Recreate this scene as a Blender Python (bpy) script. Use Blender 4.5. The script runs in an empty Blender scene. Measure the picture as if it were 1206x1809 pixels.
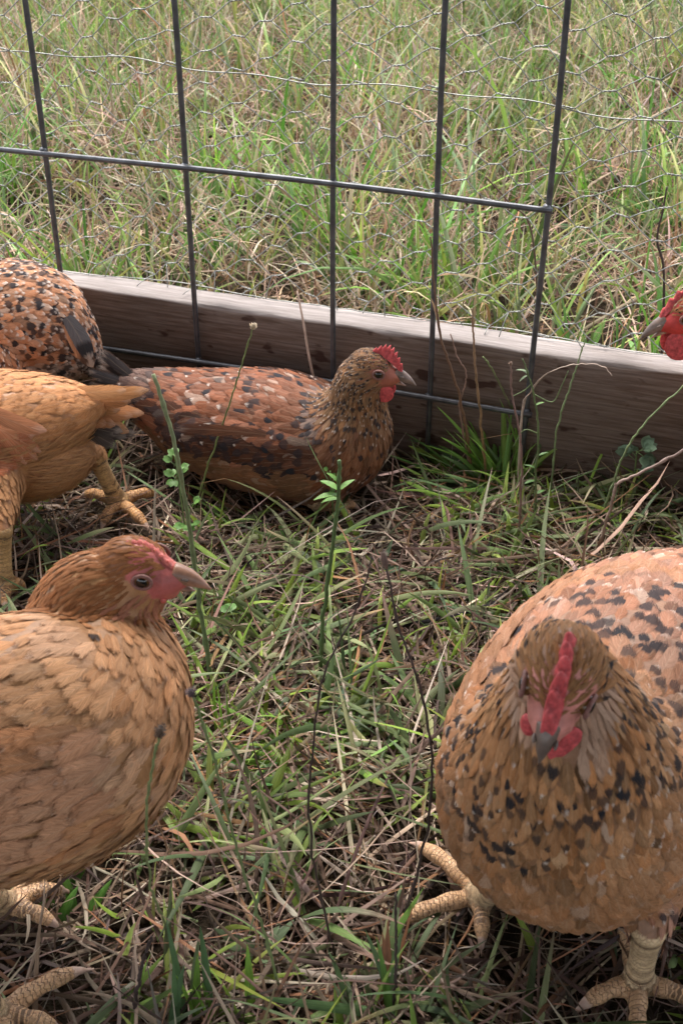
import bpy, bmesh, math, random
import numpy as np
from mathutils import Vector, Matrix
from mathutils.bvhtree import BVHTree
S = bpy.context.scene
C = S.collection
rng = np.random.default_rng(7)
random.seed(7)
# ------------------------------------------------------------------ camera
PITCH = math.atan(2200 / 3200.0)
CAM_H = 0.68
FPX = 2200.0
cd = bpy.data.cameras.new('camera'); cam = bpy.data.objects.new('camera', cd); C.objects.link(cam)
cam.location = (0, 0, CAM_H); cam.rotation_euler = (math.pi/2 - PITCH, 0, 0)
cd.sensor_fit = 'VERTICAL'; cd.sensor_height = 36.0; cd.lens = FPX / 1809 * 36.0
cd.clip_start = 0.02; cd.clip_end = 400
cd.dof.use_dof = True; cd.dof.focus_distance = 1.0; cd.dof.aperture_fstop = 22.0
S.camera = cam
# ------------------------------------------------------------------ world, sun, exposure
SUN_EL, SUN_AZ = math.radians(62), math.radians(14)     # azimuth measured from +Y (away from camera) towards -X
w = bpy.data.worlds.new('World'); S.world = w; w.use_nodes = True
wn = w.node_tree; bg = wn.nodes['Background']
sky = wn.nodes.new('ShaderNodeTexSky'); sky.sky_type = 'NISHITA'; sky.sun_disc = False
sky.sun_elevation = SUN_EL; sky.sun_rotation = -SUN_AZ; sky.dust_density = 3.0; sky.air_density = 1.0; sky.ozone_density = 1.0
hs_ = wn.nodes.new('ShaderNodeHueSaturation'); hs_.inputs['Saturation'].default_value = 0.35      # thin overcast
wn.links.new(sky.outputs[0], hs_.inputs['Color']); wn.links.new(hs_.outputs[0], bg.inputs[0]); bg.inputs[1].default_value = 0.15
sd = bpy.data.lights.new('sun', 'SUN'); sun = bpy.data.objects.new('sun', sd); C.objects.link(sun)
sd.energy = 1.1; sd.angle = math.radians(25); sd.color = (1.0, 0.94, 0.86)
sdir = Vector((-math.sin(SUN_AZ)*math.cos(SUN_EL), math.cos(SUN_AZ)*math.cos(SUN_EL), math.sin(SUN_EL)))
sun.rotation_euler = sdir.to_track_quat('Z', 'Y').to_euler(); sun.location = (0, 0, 5)
S.view_settings.view_transform = 'Standard'; S.view_settings.look = 'None'
S.view_settings.exposure = 1.95; S.view_settings.gamma = 1.0
S.cycles.transparent_max_bounces = 16; S.cycles.max_bounces = 6

# ------------------------------------------------------------------ helpers
_F = np.array([0, math.cos(PITCH), -math.sin(PITCH)]); _U = np.array([0, math.sin(PITCH), math.cos(PITCH)])
def at(px, py, y):
    """world point seen in direction (px, py) of the photo, standing at distance y"""
    d = _F + np.array([(px-603)/FPX, 0, 0]) - (py-904.5)/FPX*_U
    return np.array([0, 0, CAM_H]) + d*(y/d[1])
def gnd(px, py, z=0.012):
    d = _F + np.array([(px-603)/FPX, 0, 0]) - (py-904.5)/FPX*_U
    return np.array([0, 0, CAM_H]) + d*((z-CAM_H)/d[2])
def nrm(a):
    a = np.asarray(a, float)
    return a/np.maximum(np.linalg.norm(a, axis=-1, keepdims=True), 1e-9)
def npmesh(name, V, F, mats, parent=None, attrs=None, smooth=True, midx=None):
    me = bpy.data.meshes.new(name)
    V = np.asarray(V, np.float32).reshape(-1, 3); F = np.asarray(F, np.int32); k = F.shape[1]
    me.vertices.add(len(V)); me.vertices.foreach_set('co', V.ravel())
    me.loops.add(F.size); me.loops.foreach_set('vertex_index', F.ravel())
    me.polygons.add(len(F)); me.polygons.foreach_set('loop_start', np.arange(len(F), dtype=np.int32)*k)
    me.polygons.foreach_set('use_smooth', np.full(len(F), smooth))
    if midx is not None: me.polygons.foreach_set('material_index', np.asarray(midx, np.int32))
    for n, a in (attrs or {}).items():
        a = np.asarray(a, np.float32)
        if a.shape[1] == 4:
            at_ = me.attributes.new(n, 'FLOAT_COLOR', 'POINT'); at_.data.foreach_set('color', a.ravel())
        else:
            at_ = me.attributes.new(n, 'FLOAT_VECTOR', 'POINT'); at_.data.foreach_set('vector', a.ravel())
    for m in (mats if isinstance(mats, (list, tuple)) else [mats]): me.materials.append(m)
    me.update(calc_edges=True); me.validate()
    o = bpy.data.objects.new(name, me); C.objects.link(o)
    if parent is not None: o.parent = parent
    return o
def tag(o, label=None, cat=None, group=None, kind=None):
    if label: o['label'] = label
    if cat: o['category'] = cat
    if group: o['group'] = group
    if kind: o['kind'] = kind
    return o
def empty(name, loc):
    o = bpy.data.objects.new(name, None); o.empty_display_size = 0.02; C.objects.link(o); o.location = tuple(map(float, loc)); return o
class MB:
    """collects quads of several shapes into one mesh"""
    def __init__(s): s.V = []; s.F = []; s.A = []; s.M = []; s.n = 0
    def add(s, V, F, col=(1, 1, 1), m=0):
        V = np.asarray(V, float).reshape(-1, 3); F = np.asarray(F, int)
        s.V.append(V); s.F.append(F+s.n); s.n += len(V)
        c = np.asarray(col, float)
        if c.ndim == 1: c = np.tile(c, (len(V), 1))
        s.A.append(np.hstack([c[:, :3], np.ones((len(V), 1))])); s.M.append(np.full(len(F), m))
    def build(s, name, mats, parent=None, off=None, smooth=True):
        V = np.vstack(s.V)
        if off is not None: V = V-np.asarray(off, float)
        return npmesh(name, V, np.vstack(s.F), mats, parent, {'col': np.vstack(s.A)}, smooth, np.concatenate(s.M))
def crom(P, n):
    """Catmull-Rom resample of rows P to n rows"""
    P = np.asarray(P, float)
    if len(P) == 2: t = np.linspace(0, 1, n)[:, None]; return P[0]*(1-t)+P[1]*t
    Q = np.vstack([2*P[0]-P[1], P, 2*P[-1]-P[-2]]); out = []
    for t in np.linspace(0, len(P)-1-1e-9, n):
        i = int(t); f = t-i; a, b, c, d = Q[i:i+4]
        out.append(0.5*((2*b)+(c-a)*f+(2*a-5*b+4*c-d)*f*f+(3*b-a-3*c+d)*f**3))
    return np.array(out)
def tube(P, R, sides=6, flat=1.0, side_hint=None):
    P = np.asarray(P, float); n = len(P); R = np.broadcast_to(np.asarray(R, float), (n,))
    T = nrm(np.gradient(P, axis=0)); h = np.array(side_hint if side_hint is not None else (0.3, 0.2, 1.0), float)
    A = np.cross(T, h); A = nrm(A); B = np.cross(A, T)
    th = np.linspace(0, 2*math.pi, sides, endpoint=False)
    V = P[:, None]+R[:, None, None]*(np.cos(th)[None, :, None]*A[:, None]+flat*np.sin(th)[None, :, None]*B[:, None])
    V = V.reshape(-1, 3); F = []
    i = np.arange(n-1)[:, None]*sides; j = np.arange(sides)[None]; j2 = (j+1) % sides
    F = np.stack([i+j, i+j2, i+sides+j2, i+sides+j], -1).reshape(-1, 4)
    # caps as collapsed quads
    V = np.vstack([V, P[:1], P[-1:]]); c0 = n*sides; c1 = c0+1
    jj = np.arange(sides); k2 = (jj+1) % sides
    caps = [[c0, k2[a], jj[a], jj[a]] for a in range(0)]
    for a in range(0, sides-1, 2):
        caps.append([c0, (a+2) % sides, a+1, a]); o = (n-1)*sides
        caps.append([c1, o+a, o+a+1, o+(a+2) % sides])
    return V, np.vstack([F, np.array(caps)]) if caps else F
def ellipsoid(c, ax, r, nu=14, nv=9):
    """ax: 3x3 rows = axes"""
    th = np.linspace(0, 2*math.pi, nu, endpoint=False); ph = np.linspace(-math.pi/2, math.pi/2, nv)
    X = np.cos(ph)[:, None]*np.cos(th); Y = np.cos(ph)[:, None]*np.sin(th); Z = np.sin(ph)[:, None]*np.ones(nu)
    ax = np.asarray(ax, float)
    V = np.asarray(c, float)+X[..., None]*ax[0]*r[0]+Y[..., None]*ax[1]*r[1]+Z[..., None]*ax[2]*r[2]
    i = np.arange(nv-1)[:, None]*nu; j = np.arange(nu)[None]; j2 = (j+1) % nu
    F = np.stack([i+j, i+j2, i+nu+j2, i+nu+j], -1).reshape(-1, 4)
    return V.reshape(-1, 3), F

# ------------------------------------------------------------------ materials
def new_mat(name, rough=0.7, spec=0.3):
    m = bpy.data.materials.new(name); m.use_nodes = True
    b = m.node_tree.nodes['Principled BSDF']; b.inputs['Roughness'].default_value = rough
    b.inputs['Specular IOR Level'].default_value = spec
    return m, m.node_tree, b
class G:
    """tiny node-graph helper"""
    def __init__(s, nt): s.nt = nt
    def n(s, t, **kw):
        nd = s.nt.nodes.new(t)
        for k, v in kw.items(): setattr(nd, k, v)
        return nd
    def put(s, sock, v):
        if hasattr(v, 'is_linked') or hasattr(v, 'links'): s.nt.links.new(v, sock)
        else: sock.default_value = v
    def math(s, op, a, b=None, c=None, clamp=False):
        nd = s.n('ShaderNodeMath', operation=op, use_clamp=clamp); s.put(nd.inputs[0], a)
        if b is not None: s.put(nd.inputs[1], b)
        if c is not None: s.put(nd.inputs[2], c)
        return nd.outputs[0]
    def attr(s, name, out='Color'): return s.n('ShaderNodeAttribute', attribute_name=name).outputs[out]
    def noise(s, vec, scale, detail=3, rough=0.55, out=0):
        nd = s.n('ShaderNodeTexNoise'); nd.inputs['Scale'].default_value = scale; nd.inputs['Detail'].default_value = detail
        nd.inputs['Roughness'].default_value = rough
        if vec is not None: s.nt.links.new(vec, nd.inputs['Vector'])
        return nd.outputs[out]
    def ramp(s, f, stops):
        nd = s.n('ShaderNodeValToRGB'); s.put(nd.inputs[0], f); el = nd.color_ramp.elements
        while len(el) < len(stops): el.new(0.5)
        for e, (p, c) in zip(el, stops): e.position = p; e.color = tuple(c)+(1,) if len(c) == 3 else c
        return nd.outputs[0]
    def mix(s, f, a, b, mode='MIX'):
        nd = s.n('ShaderNodeMix', data_type='RGBA', blend_type=mode); s.put(nd.inputs[0], f)
        s.put(nd.inputs[6], a if hasattr(a, 'links') else tuple(a)+(1,)); s.put(nd.inputs[7], b if hasattr(b, 'links') else tuple(b)+(1,))
        return nd.outputs[2]
    def mapr(s, v, a, b, c, d):
        nd = s.n('ShaderNodeMapRange'); s.put(nd.inputs[0], v)
        for i, x in enumerate((a, b, c, d)): nd.inputs[i+1].default_value = x
        return nd.outputs[0]
    def comb(s, x, y, z):
        nd = s.n('ShaderNodeCombineXYZ'); s.put(nd.inputs[0], x); s.put(nd.inputs[1], y); s.put(nd.inputs[2], z); return nd.outputs[0]
    def bump(s, h, strength, dist):
        nd = s.n('ShaderNodeBump'); nd.inputs['Strength'].default_value = strength; nd.inputs['Distance'].default_value = dist
        s.put(nd.inputs['Height'], h); return nd.outputs[0]

def mat_feather():
    m, nt, b = new_mat('feather', 0.62, 0.25); g = G(nt)
    col = g.attr('col'); fu = g.attr('fu', 'Vector'); sp = g.attr('sp')
    s = g.n('ShaderNodeSeparateXYZ'); nt.links.new(fu, s.inputs[0]); u, v, r = s.outputs
    q = g.n('ShaderNodeSeparateColor'); nt.links.new(sp, q.inputs[0]); blk, wht, rag = q.outputs
    av = g.math('ABSOLUTE', v)
    barb = g.math('SUBTRACT', u, g.math('MULTIPLY', av, 0.45))                # barbs sweep outwards and to the tip
    rr = g.math('MULTIPLY', r, 37.0)
    nb = g.noise(g.comb(g.math('MULTIPLY', barb, 16.0), g.math('ADD', rr, g.math('MULTIPLY', v, 1.2)), rr), 1.6, 2)
    nl = g.noise(g.comb(g.math('MULTIPLY', u, 2.0), g.math('MULTIPLY', v, 1.5), rr), 1.3, 2)
    # spangle: dark crescent near the tip, pale tip beyond it
    up = g.math('ADD', g.math('ADD', u, g.math('MULTIPLY', g.math('MULTIPLY', v, v), -0.10)), g.math('MULTIPLY', g.math('SUBTRACT', nl, 0.5), 0.25))
    d1 = g.mapr(up, 0.55, 0.66, 0.0, 1.0); d2 = g.mapr(up, 0.82, 0.92, 0.0, 1.0)
    dark = g.math('MULTIPLY', d1, blk); pale = g.math('MULTIPLY', d2, wht)
    shaft = g.math('MULTIPLY', g.mapr(av, 0.03, 0.10, 0.12, 0.0), 1.0)
    c = g.mix(1.0, col, g.ramp(nb, [(0.25, (0.62, 0.60, 0.58)), (0.75, (1.25, 1.22, 1.2))]), 'MULTIPLY')
    c = g.mix(g.mapr(u, 0.0, 0.5, 0.15, 0.0), c, (0.10, 0.085, 0.075))         # grey downy base of the feather
    c = g.mix(shaft, c, (0.55, 0.42, 0.30))
    c = g.mix(dark, c, (0.018, 0.018, 0.022)); c = g.mix(pale, c, (0.62, 0.52, 0.45))
    nt.links.new(c, b.inputs['Base Color'])
    b.inputs['Specular IOR Level'].default_value = 0.10
    edge = g.math('MAXIMUM', av, g.mapr(u, 0.55, 1.0, 0.0, 1.0))
    th = g.math('MULTIPLY', g.mapr(edge, 0.30, 1.0, 0.30, 0.74), rag)
    nb2 = g.noise(g.comb(g.math('MULTIPLY', barb, 34.0), g.math('ADD', rr, g.math('MULTIPLY', v, 0.8)), rr), 1.0, 1)
    nb3 = g.noise(g.comb(g.math('MULTIPLY', v, 14.0), g.math('MULTIPLY', u, 2.5), rr), 1.0, 1)
    al = g.math('GREATER_THAN', g.math('MULTIPLY', g.math('ADD', nb2, nb3), 0.5), g.math('MULTIPLY', th, 0.92))
    nt.links.new(al, b.inputs['Alpha'])
    nt.links.new(g.bump(nb, 0.35, 0.0006), b.inputs['Normal'])
    return m
def mat_body():
    m, nt, b = new_mat('hen_skin', 0.5, 0.4); g = G(nt)
    col = g.attr('col'); fu = g.attr('fu', 'Vector')
    s = g.n('ShaderNodeSeparateXYZ'); nt.links.new(fu, s.inputs[0]); arc, leg, ang = s.outputs
    tc = g.n('ShaderNodeTexCoord').outputs['Object']
    nz = g.noise(tc, 260, 3); nz2 = g.noise(tc, 40, 3)
    ph = g.math('ADD', g.math('MULTIPLY', arc, 2100.0), g.math('ADD', g.math('MULTIPLY', nz2, 3.0), g.math('MULTIPLY', nz, 1.2)))
    ring = g.math('MULTIPLY', g.math('ADD', g.math('SINE', ph), 1.0), 0.5)
    groove = g.math('MULTIPLY', g.mapr(ring, 0.0, 0.26, 1.0, 0.0), leg)
    vor = g.n('ShaderNodeTexVoronoi'); vor.feature = 'DISTANCE_TO_EDGE'; vor.inputs['Scale'].default_value = 330; nt.links.new(tc, vor.inputs['Vector'])
    pit = g.math('MULTIPLY', g.mapr(vor.outputs[0], 0.0, 0.12, 1.0, 0.0), 0.55)
    c = g.mix(1.0, col, g.ramp(nz2, [(0.3, (0.72, 0.68, 0.66)), (0.7, (1.2, 1.16, 1.12))]), 'MULTIPLY')
    c = g.mix(1.0, c, g.ramp(nz, [(0.3, (0.86, 0.84, 0.83)), (0.7, (1.1, 1.1, 1.1))]), 'MULTIPLY')
    c = g.mix(g.math('MULTIPLY', groove, 0.85), c, (0.10, 0.055, 0.030))
    c = g.mix(g.math('MULTIPLY', pit, g.math('MULTIPLY', leg, 0.35)), c, (0.16, 0.09, 0.05))
    nt.links.new(c, b.inputs['Base Color'])
    h = g.math('SUBTRACT', g.math('MULTIPLY', nz, 0.5), g.math('ADD', groove, g.math('MULTIPLY', g.math('MULTIPLY', pit, leg), 0.6)))
    nt.links.new(g.bump(h, 0.9, 0.0014), b.inputs['Normal'])
    b.inputs['Subsurface Weight'].default_value = 0.08; b.inputs['Subsurface Radius'].default_value = (0.004, 0.0015, 0.0008); b.inputs['Subsurface Scale'].default_value = 1.0
    return m
def mat_simple(name, col, rough=0.5, spec=0.4, nscale=300, namp=0.25, bump=0.0, sss=0.0, bdist=0.0005):
    m, nt, b = new_mat(name, rough, spec); g = G(nt)
    tc = g.n('ShaderNodeTexCoord').outputs['Object']; nz = g.noise(tc, nscale, 4)
    lo = 1-namp; hi = 1+namp
    nt.links.new(g.mix(1.0, col, g.ramp(nz, [(0.3, (lo,)*3), (0.7, (hi,)*3)]), 'MULTIPLY'), b.inputs['Base Color'])
    if bump: nt.links.new(g.bump(nz, bump, bdist), b.inputs['Normal'])
    if sss:
        b.inputs['Subsurface Weight'].default_value = sss; b.inputs['Subsurface Radius'].default_value = (0.004, 0.001, 0.0008); b.inputs['Subsurface Scale'].default_value = 1.0
    return m
def mat_grass(name, rough=0.55, trans=0.3):
    m, nt, b = new_mat(name, rough, 0.35); g = G(nt)
    col = g.attr('col'); fu = g.attr('fu', 'Vector')
    s = g.n('ShaderNodeSeparateXYZ'); nt.links.new(fu, s.inputs[0]); u, v, r = s.outputs
    rr = g.math('MULTIPLY', r, 91.0)
    st = g.noise(g.comb(g.math('MULTIPLY', u, 2.0), g.math('MULTIPLY', v, 3.5), rr), 2.0, 3)
    c = g.mix(1.0, col, g.ramp(st, [(0.3, (0.70, 0.70, 0.70)), (0.7, (1.22, 1.22, 1.18))]), 'MULTIPLY')
    nt.links.new(c, b.inputs['Base Color'])
    nt.links.new(g.bump(st, 0.4, 0.0005), b.inputs['Normal'])
    tr = g.n('ShaderNodeBsdfTranslucent'); nt.links.new(c, tr.inputs[0])
    mx = g.n('ShaderNodeMixShader'); mx.inputs[0].default_value = trans
    nt.links.new(b.outputs[0], mx.inputs[1]); nt.links.new(tr.outputs[0], mx.inputs[2])
    nt.links.new(mx.outputs[0], nt.nodes['Material Output'].inputs[0])
    return m
def mat_plain_attr(name, rough=0.6, spec=0.3):
    m, nt, b = new_mat(name, rough, spec); g = G(nt)
    tc = g.n('ShaderNodeTexCoord').outputs['Object']; nz = g.noise(tc, 180, 3)
    nt.links.new(g.mix(1.0, g.attr('col'), g.ramp(nz, [(0.3, (0.72,)*3), (0.7, (1.2,)*3)]), 'MULTIPLY'), b.inputs['Base Color'])
    nt.links.new(g.bump(nz, 0.4, 0.0006), b.inputs['Normal'])
    return m
def mat_wood():
    m, nt, b = new_mat('weathered_wood', 0.85, 0.15); g = G(nt)
    tc = g.n('ShaderNodeTexCoord').outputs['Object']
    mp = g.n('ShaderNodeMapping'); mp.inputs['Scale'].default_value = (0.07, 1.0, 1.0); nt.links.new(tc, mp.inputs[0])
    s = g.n('ShaderNodeSeparateXYZ'); nt.links.new(tc, s.inputs[0])
    warp = g.noise(mp.outputs[0], 9, 3)
    ring = g.math('SINE', g.math('ADD', g.math('MULTIPLY', s.outputs[2], 520.0), g.math('MULTIPLY', warp, 26.0)))
    fine = g.noise(mp.outputs[0], 260, 4, 0.65); blot = g.noise(tc, 7, 4); spm = g.n('ShaderNodeMapping'); spm.inputs['Scale'].default_value = (0.45, 1, 1); nt.links.new(tc, spm.inputs[0]); spk = g.noise(spm.outputs[0], 55, 2)
    c = g.ramp(g.math('ADD', g.math('MULTIPLY', fine, 0.75), g.math('MULTIPLY', ring, 0.035)), [(0.25, (0.100, 0.066, 0.048)), (0.45, (0.165, 0.122, 0.100)), (0.75, (0.215, 0.172, 0.146))])
    c = g.mix(g.mapr(blot, 0.45, 0.75, 0.0, 0.4), c, (0.18, 0.14, 0.12))
    c = g.mix(g.mapr(ring, 0.80, 1.0, 0.0, 0.38), c, (0.060, 0.036, 0.026))
    c = g.mix(g.mapr(g.noise(mp.outputs[0], 700, 2), 0.62, 0.72, 0.0, 0.5), c, (0.06, 0.04, 0.03))
    c = g.mix(g.mapr(spk, 0.61, 0.66, 0.0, 0.9), c, (0.045, 0.022, 0.016))
    # paler top: weathering, with sky light painted in against the shaded front
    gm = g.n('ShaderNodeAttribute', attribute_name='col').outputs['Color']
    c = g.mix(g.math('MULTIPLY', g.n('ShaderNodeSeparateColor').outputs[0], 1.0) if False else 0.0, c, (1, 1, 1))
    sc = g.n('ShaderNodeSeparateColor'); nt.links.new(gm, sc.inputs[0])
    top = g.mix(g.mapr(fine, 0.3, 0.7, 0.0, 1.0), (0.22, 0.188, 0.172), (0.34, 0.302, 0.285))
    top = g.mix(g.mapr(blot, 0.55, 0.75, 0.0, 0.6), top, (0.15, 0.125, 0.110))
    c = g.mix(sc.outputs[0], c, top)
    nt.links.new(c, b.inputs['Base Color'])
    nt.links.new(g.bump(g.math('ADD', fine, g.math('MULTIPLY', ring, 0.05)), 0.9, 0.0012), b.inputs['Normal'])
    return m
def mat_soil():
    m, nt, b = new_mat('soil', 0.95, 0.1); g = G(nt)
    tc = g.n('ShaderNodeTexCoord').outputs['Object']; n1 = g.noise(tc, 14, 5); n2 = g.noise(tc, 160, 4)
    c = g.ramp(n1, [(0.3, (0.020, 0.014, 0.009)), (0.6, (0.045, 0.032, 0.020)), (0.8, (0.055, 0.055, 0.025))])
    c = g.mix(1.0, c, g.ramp(n2, [(0.3, (0.6,)*3), (0.7, (1.5,)*3)]), 'MULTIPLY')
    nt.links.new(c, b.inputs['Base Color']); nt.links.new(g.bump(n2, 1.0, 0.01), b.inputs['Normal'])
    return m
M = dict(
    feather=mat_feather(), body=mat_body(), grass=mat_grass('grass_blade'), dry=mat_grass('dry_blade', 0.75, 0.12),
    leaf=mat_grass('leaf', 0.5, 0.25), wood=mat_wood(), soil=mat_soil(), stem=mat_plain_attr('stem'),
    comb=mat_simple('comb_flesh', (0.46, 0.072, 0.075), 0.55, 0.3, 330, 0.42, 0.9, 0.2, 0.0009),
    combpale=mat_simple('pale_comb_flesh', (0.50, 0.12, 0.095), 0.5, 0.4, 500, 0.25, 0.7, 0.15),
    horn=mat_simple('beak_horn', (0.30, 0.155, 0.10), 0.38, 0.5, 120, 0.35, 0.2), horndark=mat_simple('dark_beak_horn', (0.15, 0.105, 0.085), 0.35, 0.5, 120, 0.4, 0.2),
    pupil=mat_simple('pupil', (0.006, 0.005, 0.005), 0.06, 0.6, 100, 0.0), iris=mat_simple('iris', (0.11, 0.05, 0.018), 0.15, 0.5, 900, 0.4),
    lid=mat_simple('eyelid', (0.20, 0.095, 0.08), 0.55, 0.3, 700, 0.3, 0.5),
    steel=mat_simple('steel_wire', (0.085, 0.087, 0.095), 0.42, 0.5, 90, 0.35, 0.3), net=mat_simple('galvanised_wire', (0.26, 0.265, 0.25), 0.5, 0.5, 200, 0.35, 0.2))
M['steel'].node_tree.nodes['Principled BSDF'].inputs['Metallic'].default_value = 0.55
M['net'].node_tree.nodes['Principled BSDF'].inputs['Metallic'].default_value = 0.45

# ------------------------------------------------------------------ ground
def ground():
    n = 80; xs = np.concatenate([-np.geomspace(60, 1.5, 20), np.linspace(-1.4, 1.4, 60), np.geomspace(1.5, 60, 20)])
    ys = np.concatenate([-np.geomspace(20, 0.3, 8), np.linspace(0.0, 4.0, 90), np.geomspace(4.2, 90, 20)])
    X, Y = np.meshgrid(xs, ys)
    Z = 0.004*np.sin(X*9+1)*np.cos(Y*11)+0.003*np.sin(X*23+Y*17)-0.004
    V = np.stack([X, Y, Z], -1).reshape(-1, 3); nx = len(xs)
    i = np.arange(len(ys)-1)[:, None]*nx; j = np.arange(nx-1)[None]
    F = np.stack([i+j, i+j+1, i+nx+j+1, i+nx+j], -1).reshape(-1, 4)
    tag(npmesh('ground', V, F, M['soil']), kind='structure')
ground()

# ------------------------------------------------------------------ pen fence
BA = np.array([-0.2350, 1.1853]); BD = np.array([math.cos(math.radians(-18.03)), math.sin(math.radians(-18.03))]); BN = np.array([-BD[1], BD[0]])   # BN points outwards
def bpt(s, out, z): p = BA+BD*s+BN*out; return np.array([p[0], p[1], z])
def side_of(P):    # > 0 outside the pen
    return (np.asarray(P)[..., :2]-BA)@BN
def fence():
    root = empty('pen_fence', bpt(0.25, 0.02, 0)); tag(root, 'pen side of steel rod panel and chicken netting on a weathered wooden base board', 'fence')
    L0 = np.array(root.location)
    # board: long grid with slightly uneven edges
    n = 160; s = np.linspace(-0.95, 1.15, n); r = np.random.default_rng(3)
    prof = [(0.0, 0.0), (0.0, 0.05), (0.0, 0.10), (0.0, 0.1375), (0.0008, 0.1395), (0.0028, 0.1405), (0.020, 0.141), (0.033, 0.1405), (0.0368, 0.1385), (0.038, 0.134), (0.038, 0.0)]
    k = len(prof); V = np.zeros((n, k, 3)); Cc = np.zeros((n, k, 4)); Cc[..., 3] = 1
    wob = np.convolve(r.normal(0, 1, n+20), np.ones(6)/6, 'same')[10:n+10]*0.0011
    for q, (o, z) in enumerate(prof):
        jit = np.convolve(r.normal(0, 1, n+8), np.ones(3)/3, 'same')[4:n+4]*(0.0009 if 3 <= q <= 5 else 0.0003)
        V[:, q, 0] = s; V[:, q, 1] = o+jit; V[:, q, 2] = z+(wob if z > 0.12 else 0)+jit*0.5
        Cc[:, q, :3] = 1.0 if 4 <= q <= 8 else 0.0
    # chips out of the front top edge
    for c0, wd, dp in ((0.78, 0.03, 0.004), (0.30, 0.02, 0.002), (0.14, 0.05, 0.0015), (0.52, 0.03, 0.002), (0.66, 0.02, 0.003)):
        e = np.exp(-((s-c0)/wd)**2)*dp; V[:, 4, 2] -= e; V[:, 4, 1] += e*0.6; V[:, 3, 2] -= e*1.2
    i = np.arange(n-1)[:, None]*k; j = np.arange(k-1)[None]
    F = np.stack([i+j, i+j+1, i+k+j+1, i+k+j], -1).reshape(-1, 4)
    F = F[:, ::-1]
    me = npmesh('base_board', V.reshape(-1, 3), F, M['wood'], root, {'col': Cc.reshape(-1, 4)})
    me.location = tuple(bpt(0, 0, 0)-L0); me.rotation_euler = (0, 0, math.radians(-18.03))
    # rods of the welded panel; s positions from the photograph, in front of the board
    PX = -0.0075; zt = 0.86
    def rod(name, P, r):
        P = np.array(P); m = MB()
        q = crom(P, 40); q[:, :] += 0
        m.add(*tube(q, r, 10, side_hint=(0.31, 0.9, 0.2))); m.build(name, M['steel'], root, L0)
    z1, z2 = 0.2850, 0.0815
    for s_ in (-0.345, -0.2, -0.0535, 0.0955, 0.242, 0.3397, 0.4375):
        tilt = (s_-0.24)*0.0
        m = MB(); zz = np.linspace(0.0, zt, 60); rr = 0.0027
        P = np.array([bpt(s_+0.0012*math.sin(z*9+s_*40), PX+0.001*math.sin(z*7+s_*9), z) for z in zz])
        m.add(*tube(P, rr, 10, side_hint=(0.31, 0.9, 0.2)))
        for zc in (z1, z2, z1+0.2, z1+0.4):     # weld beads
            if zc < zt: m.add(*ellipsoid(bpt(s_, PX-0.002, zc), np.eye(3), (0.0040, 0.0048, 0.0036), 10, 7))
        m.build('vertical_rod', M['steel'], root, L0)
    for zc in (z2, z1, z1+0.2, z1+0.4):
        m = MB(); ss = np.linspace(-0.62, 0.443, 80)
        P = np.array([bpt(s_, PX-0.0058, zc+0.0022*math.sin(s_*7.0)-0.001) for s_ in ss])
        m.add(*tube(P, 0.0027, 10, side_hint=(0.1, 0.2, 1))); m.build('horizontal_rod', M['steel'], root, L0)
    # hexagonal netting: twisted segments run along the fence
    m = MB(); r = np.random.default_rng(11)
    px, pz = 0.0305, 0.0310; tw = 0.0115
    ni = int(1.9/px); nj = 22
    def dis(s_, z):
        return (s_+0.005*math.sin(z*13+s_*5)+0.003*math.sin(s_*31+z*9), 0.031+0.006*math.sin(s_*6+z*5)+0.003*math.sin(s_*17+2), z+0.004*math.sin(s_*4.1+1)+0.002*math.sin(s_*19+z*21))
    jit = r.normal(0, 0.0010, (ni+2, nj+2, 3))
    def node(i, j, e):
        s_ = -0.9+i*px; z = 0.146+(j+(0.5 if i % 2 else 0))*pz
        a, b_, c_ = dis(s_, z); d = jit[i, j]
        return bpt(a+d[0]+e*tw/2, b_+d[1], c_+d[2]+e*0.0012*math.sin(i*3.1+j*1.7))
    rw = 0.0005
    for i in range(ni):
        for j in range(nj):
            A, B = node(i, j, -1), node(i, j, 1)
            t = np.linspace(0, 1, 9)[:, None]; ax = A*(1-t)+B*t; ph = t[:, 0]*math.pi*3.0
            n1 = np.array([BN[0], BN[1], 0]); n2 = np.array([0, 0, 1.0])
            off = 0.00050*(np.cos(ph)[:, None]*n1+np.sin(ph)[:, None]*n2)
            m.add(*tube(ax+off, rw*0.9, 4, side_hint=n1)); m.add(*tube(ax-off, rw*0.9, 4, side_hint=n1))
            if i+1 < ni:
                for dj in ((0, -1) if i % 2 == 0 else (0, 1)):
                    jj = j+dj
                    if 0 <= jj < nj:
                        Q = node(i+1, jj, -1); mid = (B+Q)/2+r.normal(0, 0.0006, 3)
                        m.add(*tube(crom([B, mid, Q], 4), rw, 4, side_hint=n1))
    for z0 in (0.36, 0.62):     # straight line wire woven through
        P = np.array([bpt(*dis(s_, z0+0.002*math.sin(s_*50))) for s_ in np.linspace(-0.9, 1.0, 160)])
        m.add(*tube(P, rw*1.2, 4, side_hint=(0, 1, 0)))
    # lower selvage folded on to the board top
    for i in range(0, ni-1):
        A = node(i, 0, 1) if i % 2 == 0 else node(i, 0, -1)
        Q = bpt(-0.9+i*px+r.normal(0, 0.006), 0.022+r.normal(0, 0.005), 0.1425+abs(r.normal(0, 0.001)))
        m.add(*tube(crom([A, (A+Q)/2+np.array([0, 0, 0.002]), Q], 5), rw, 4, side_hint=(1, 0, 0)))
    P = np.array([bpt(s_, 0.030+0.004*math.sin(s_*21)+r.normal(0, 0.0006), 0.1435+0.0012*math.sin(s_*33)) for s_ in np.linspace(-0.9, 1.0, 200)])
    m.add(*tube(P, 0.0006, 4, side_hint=(0, 1, 0)))
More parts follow.
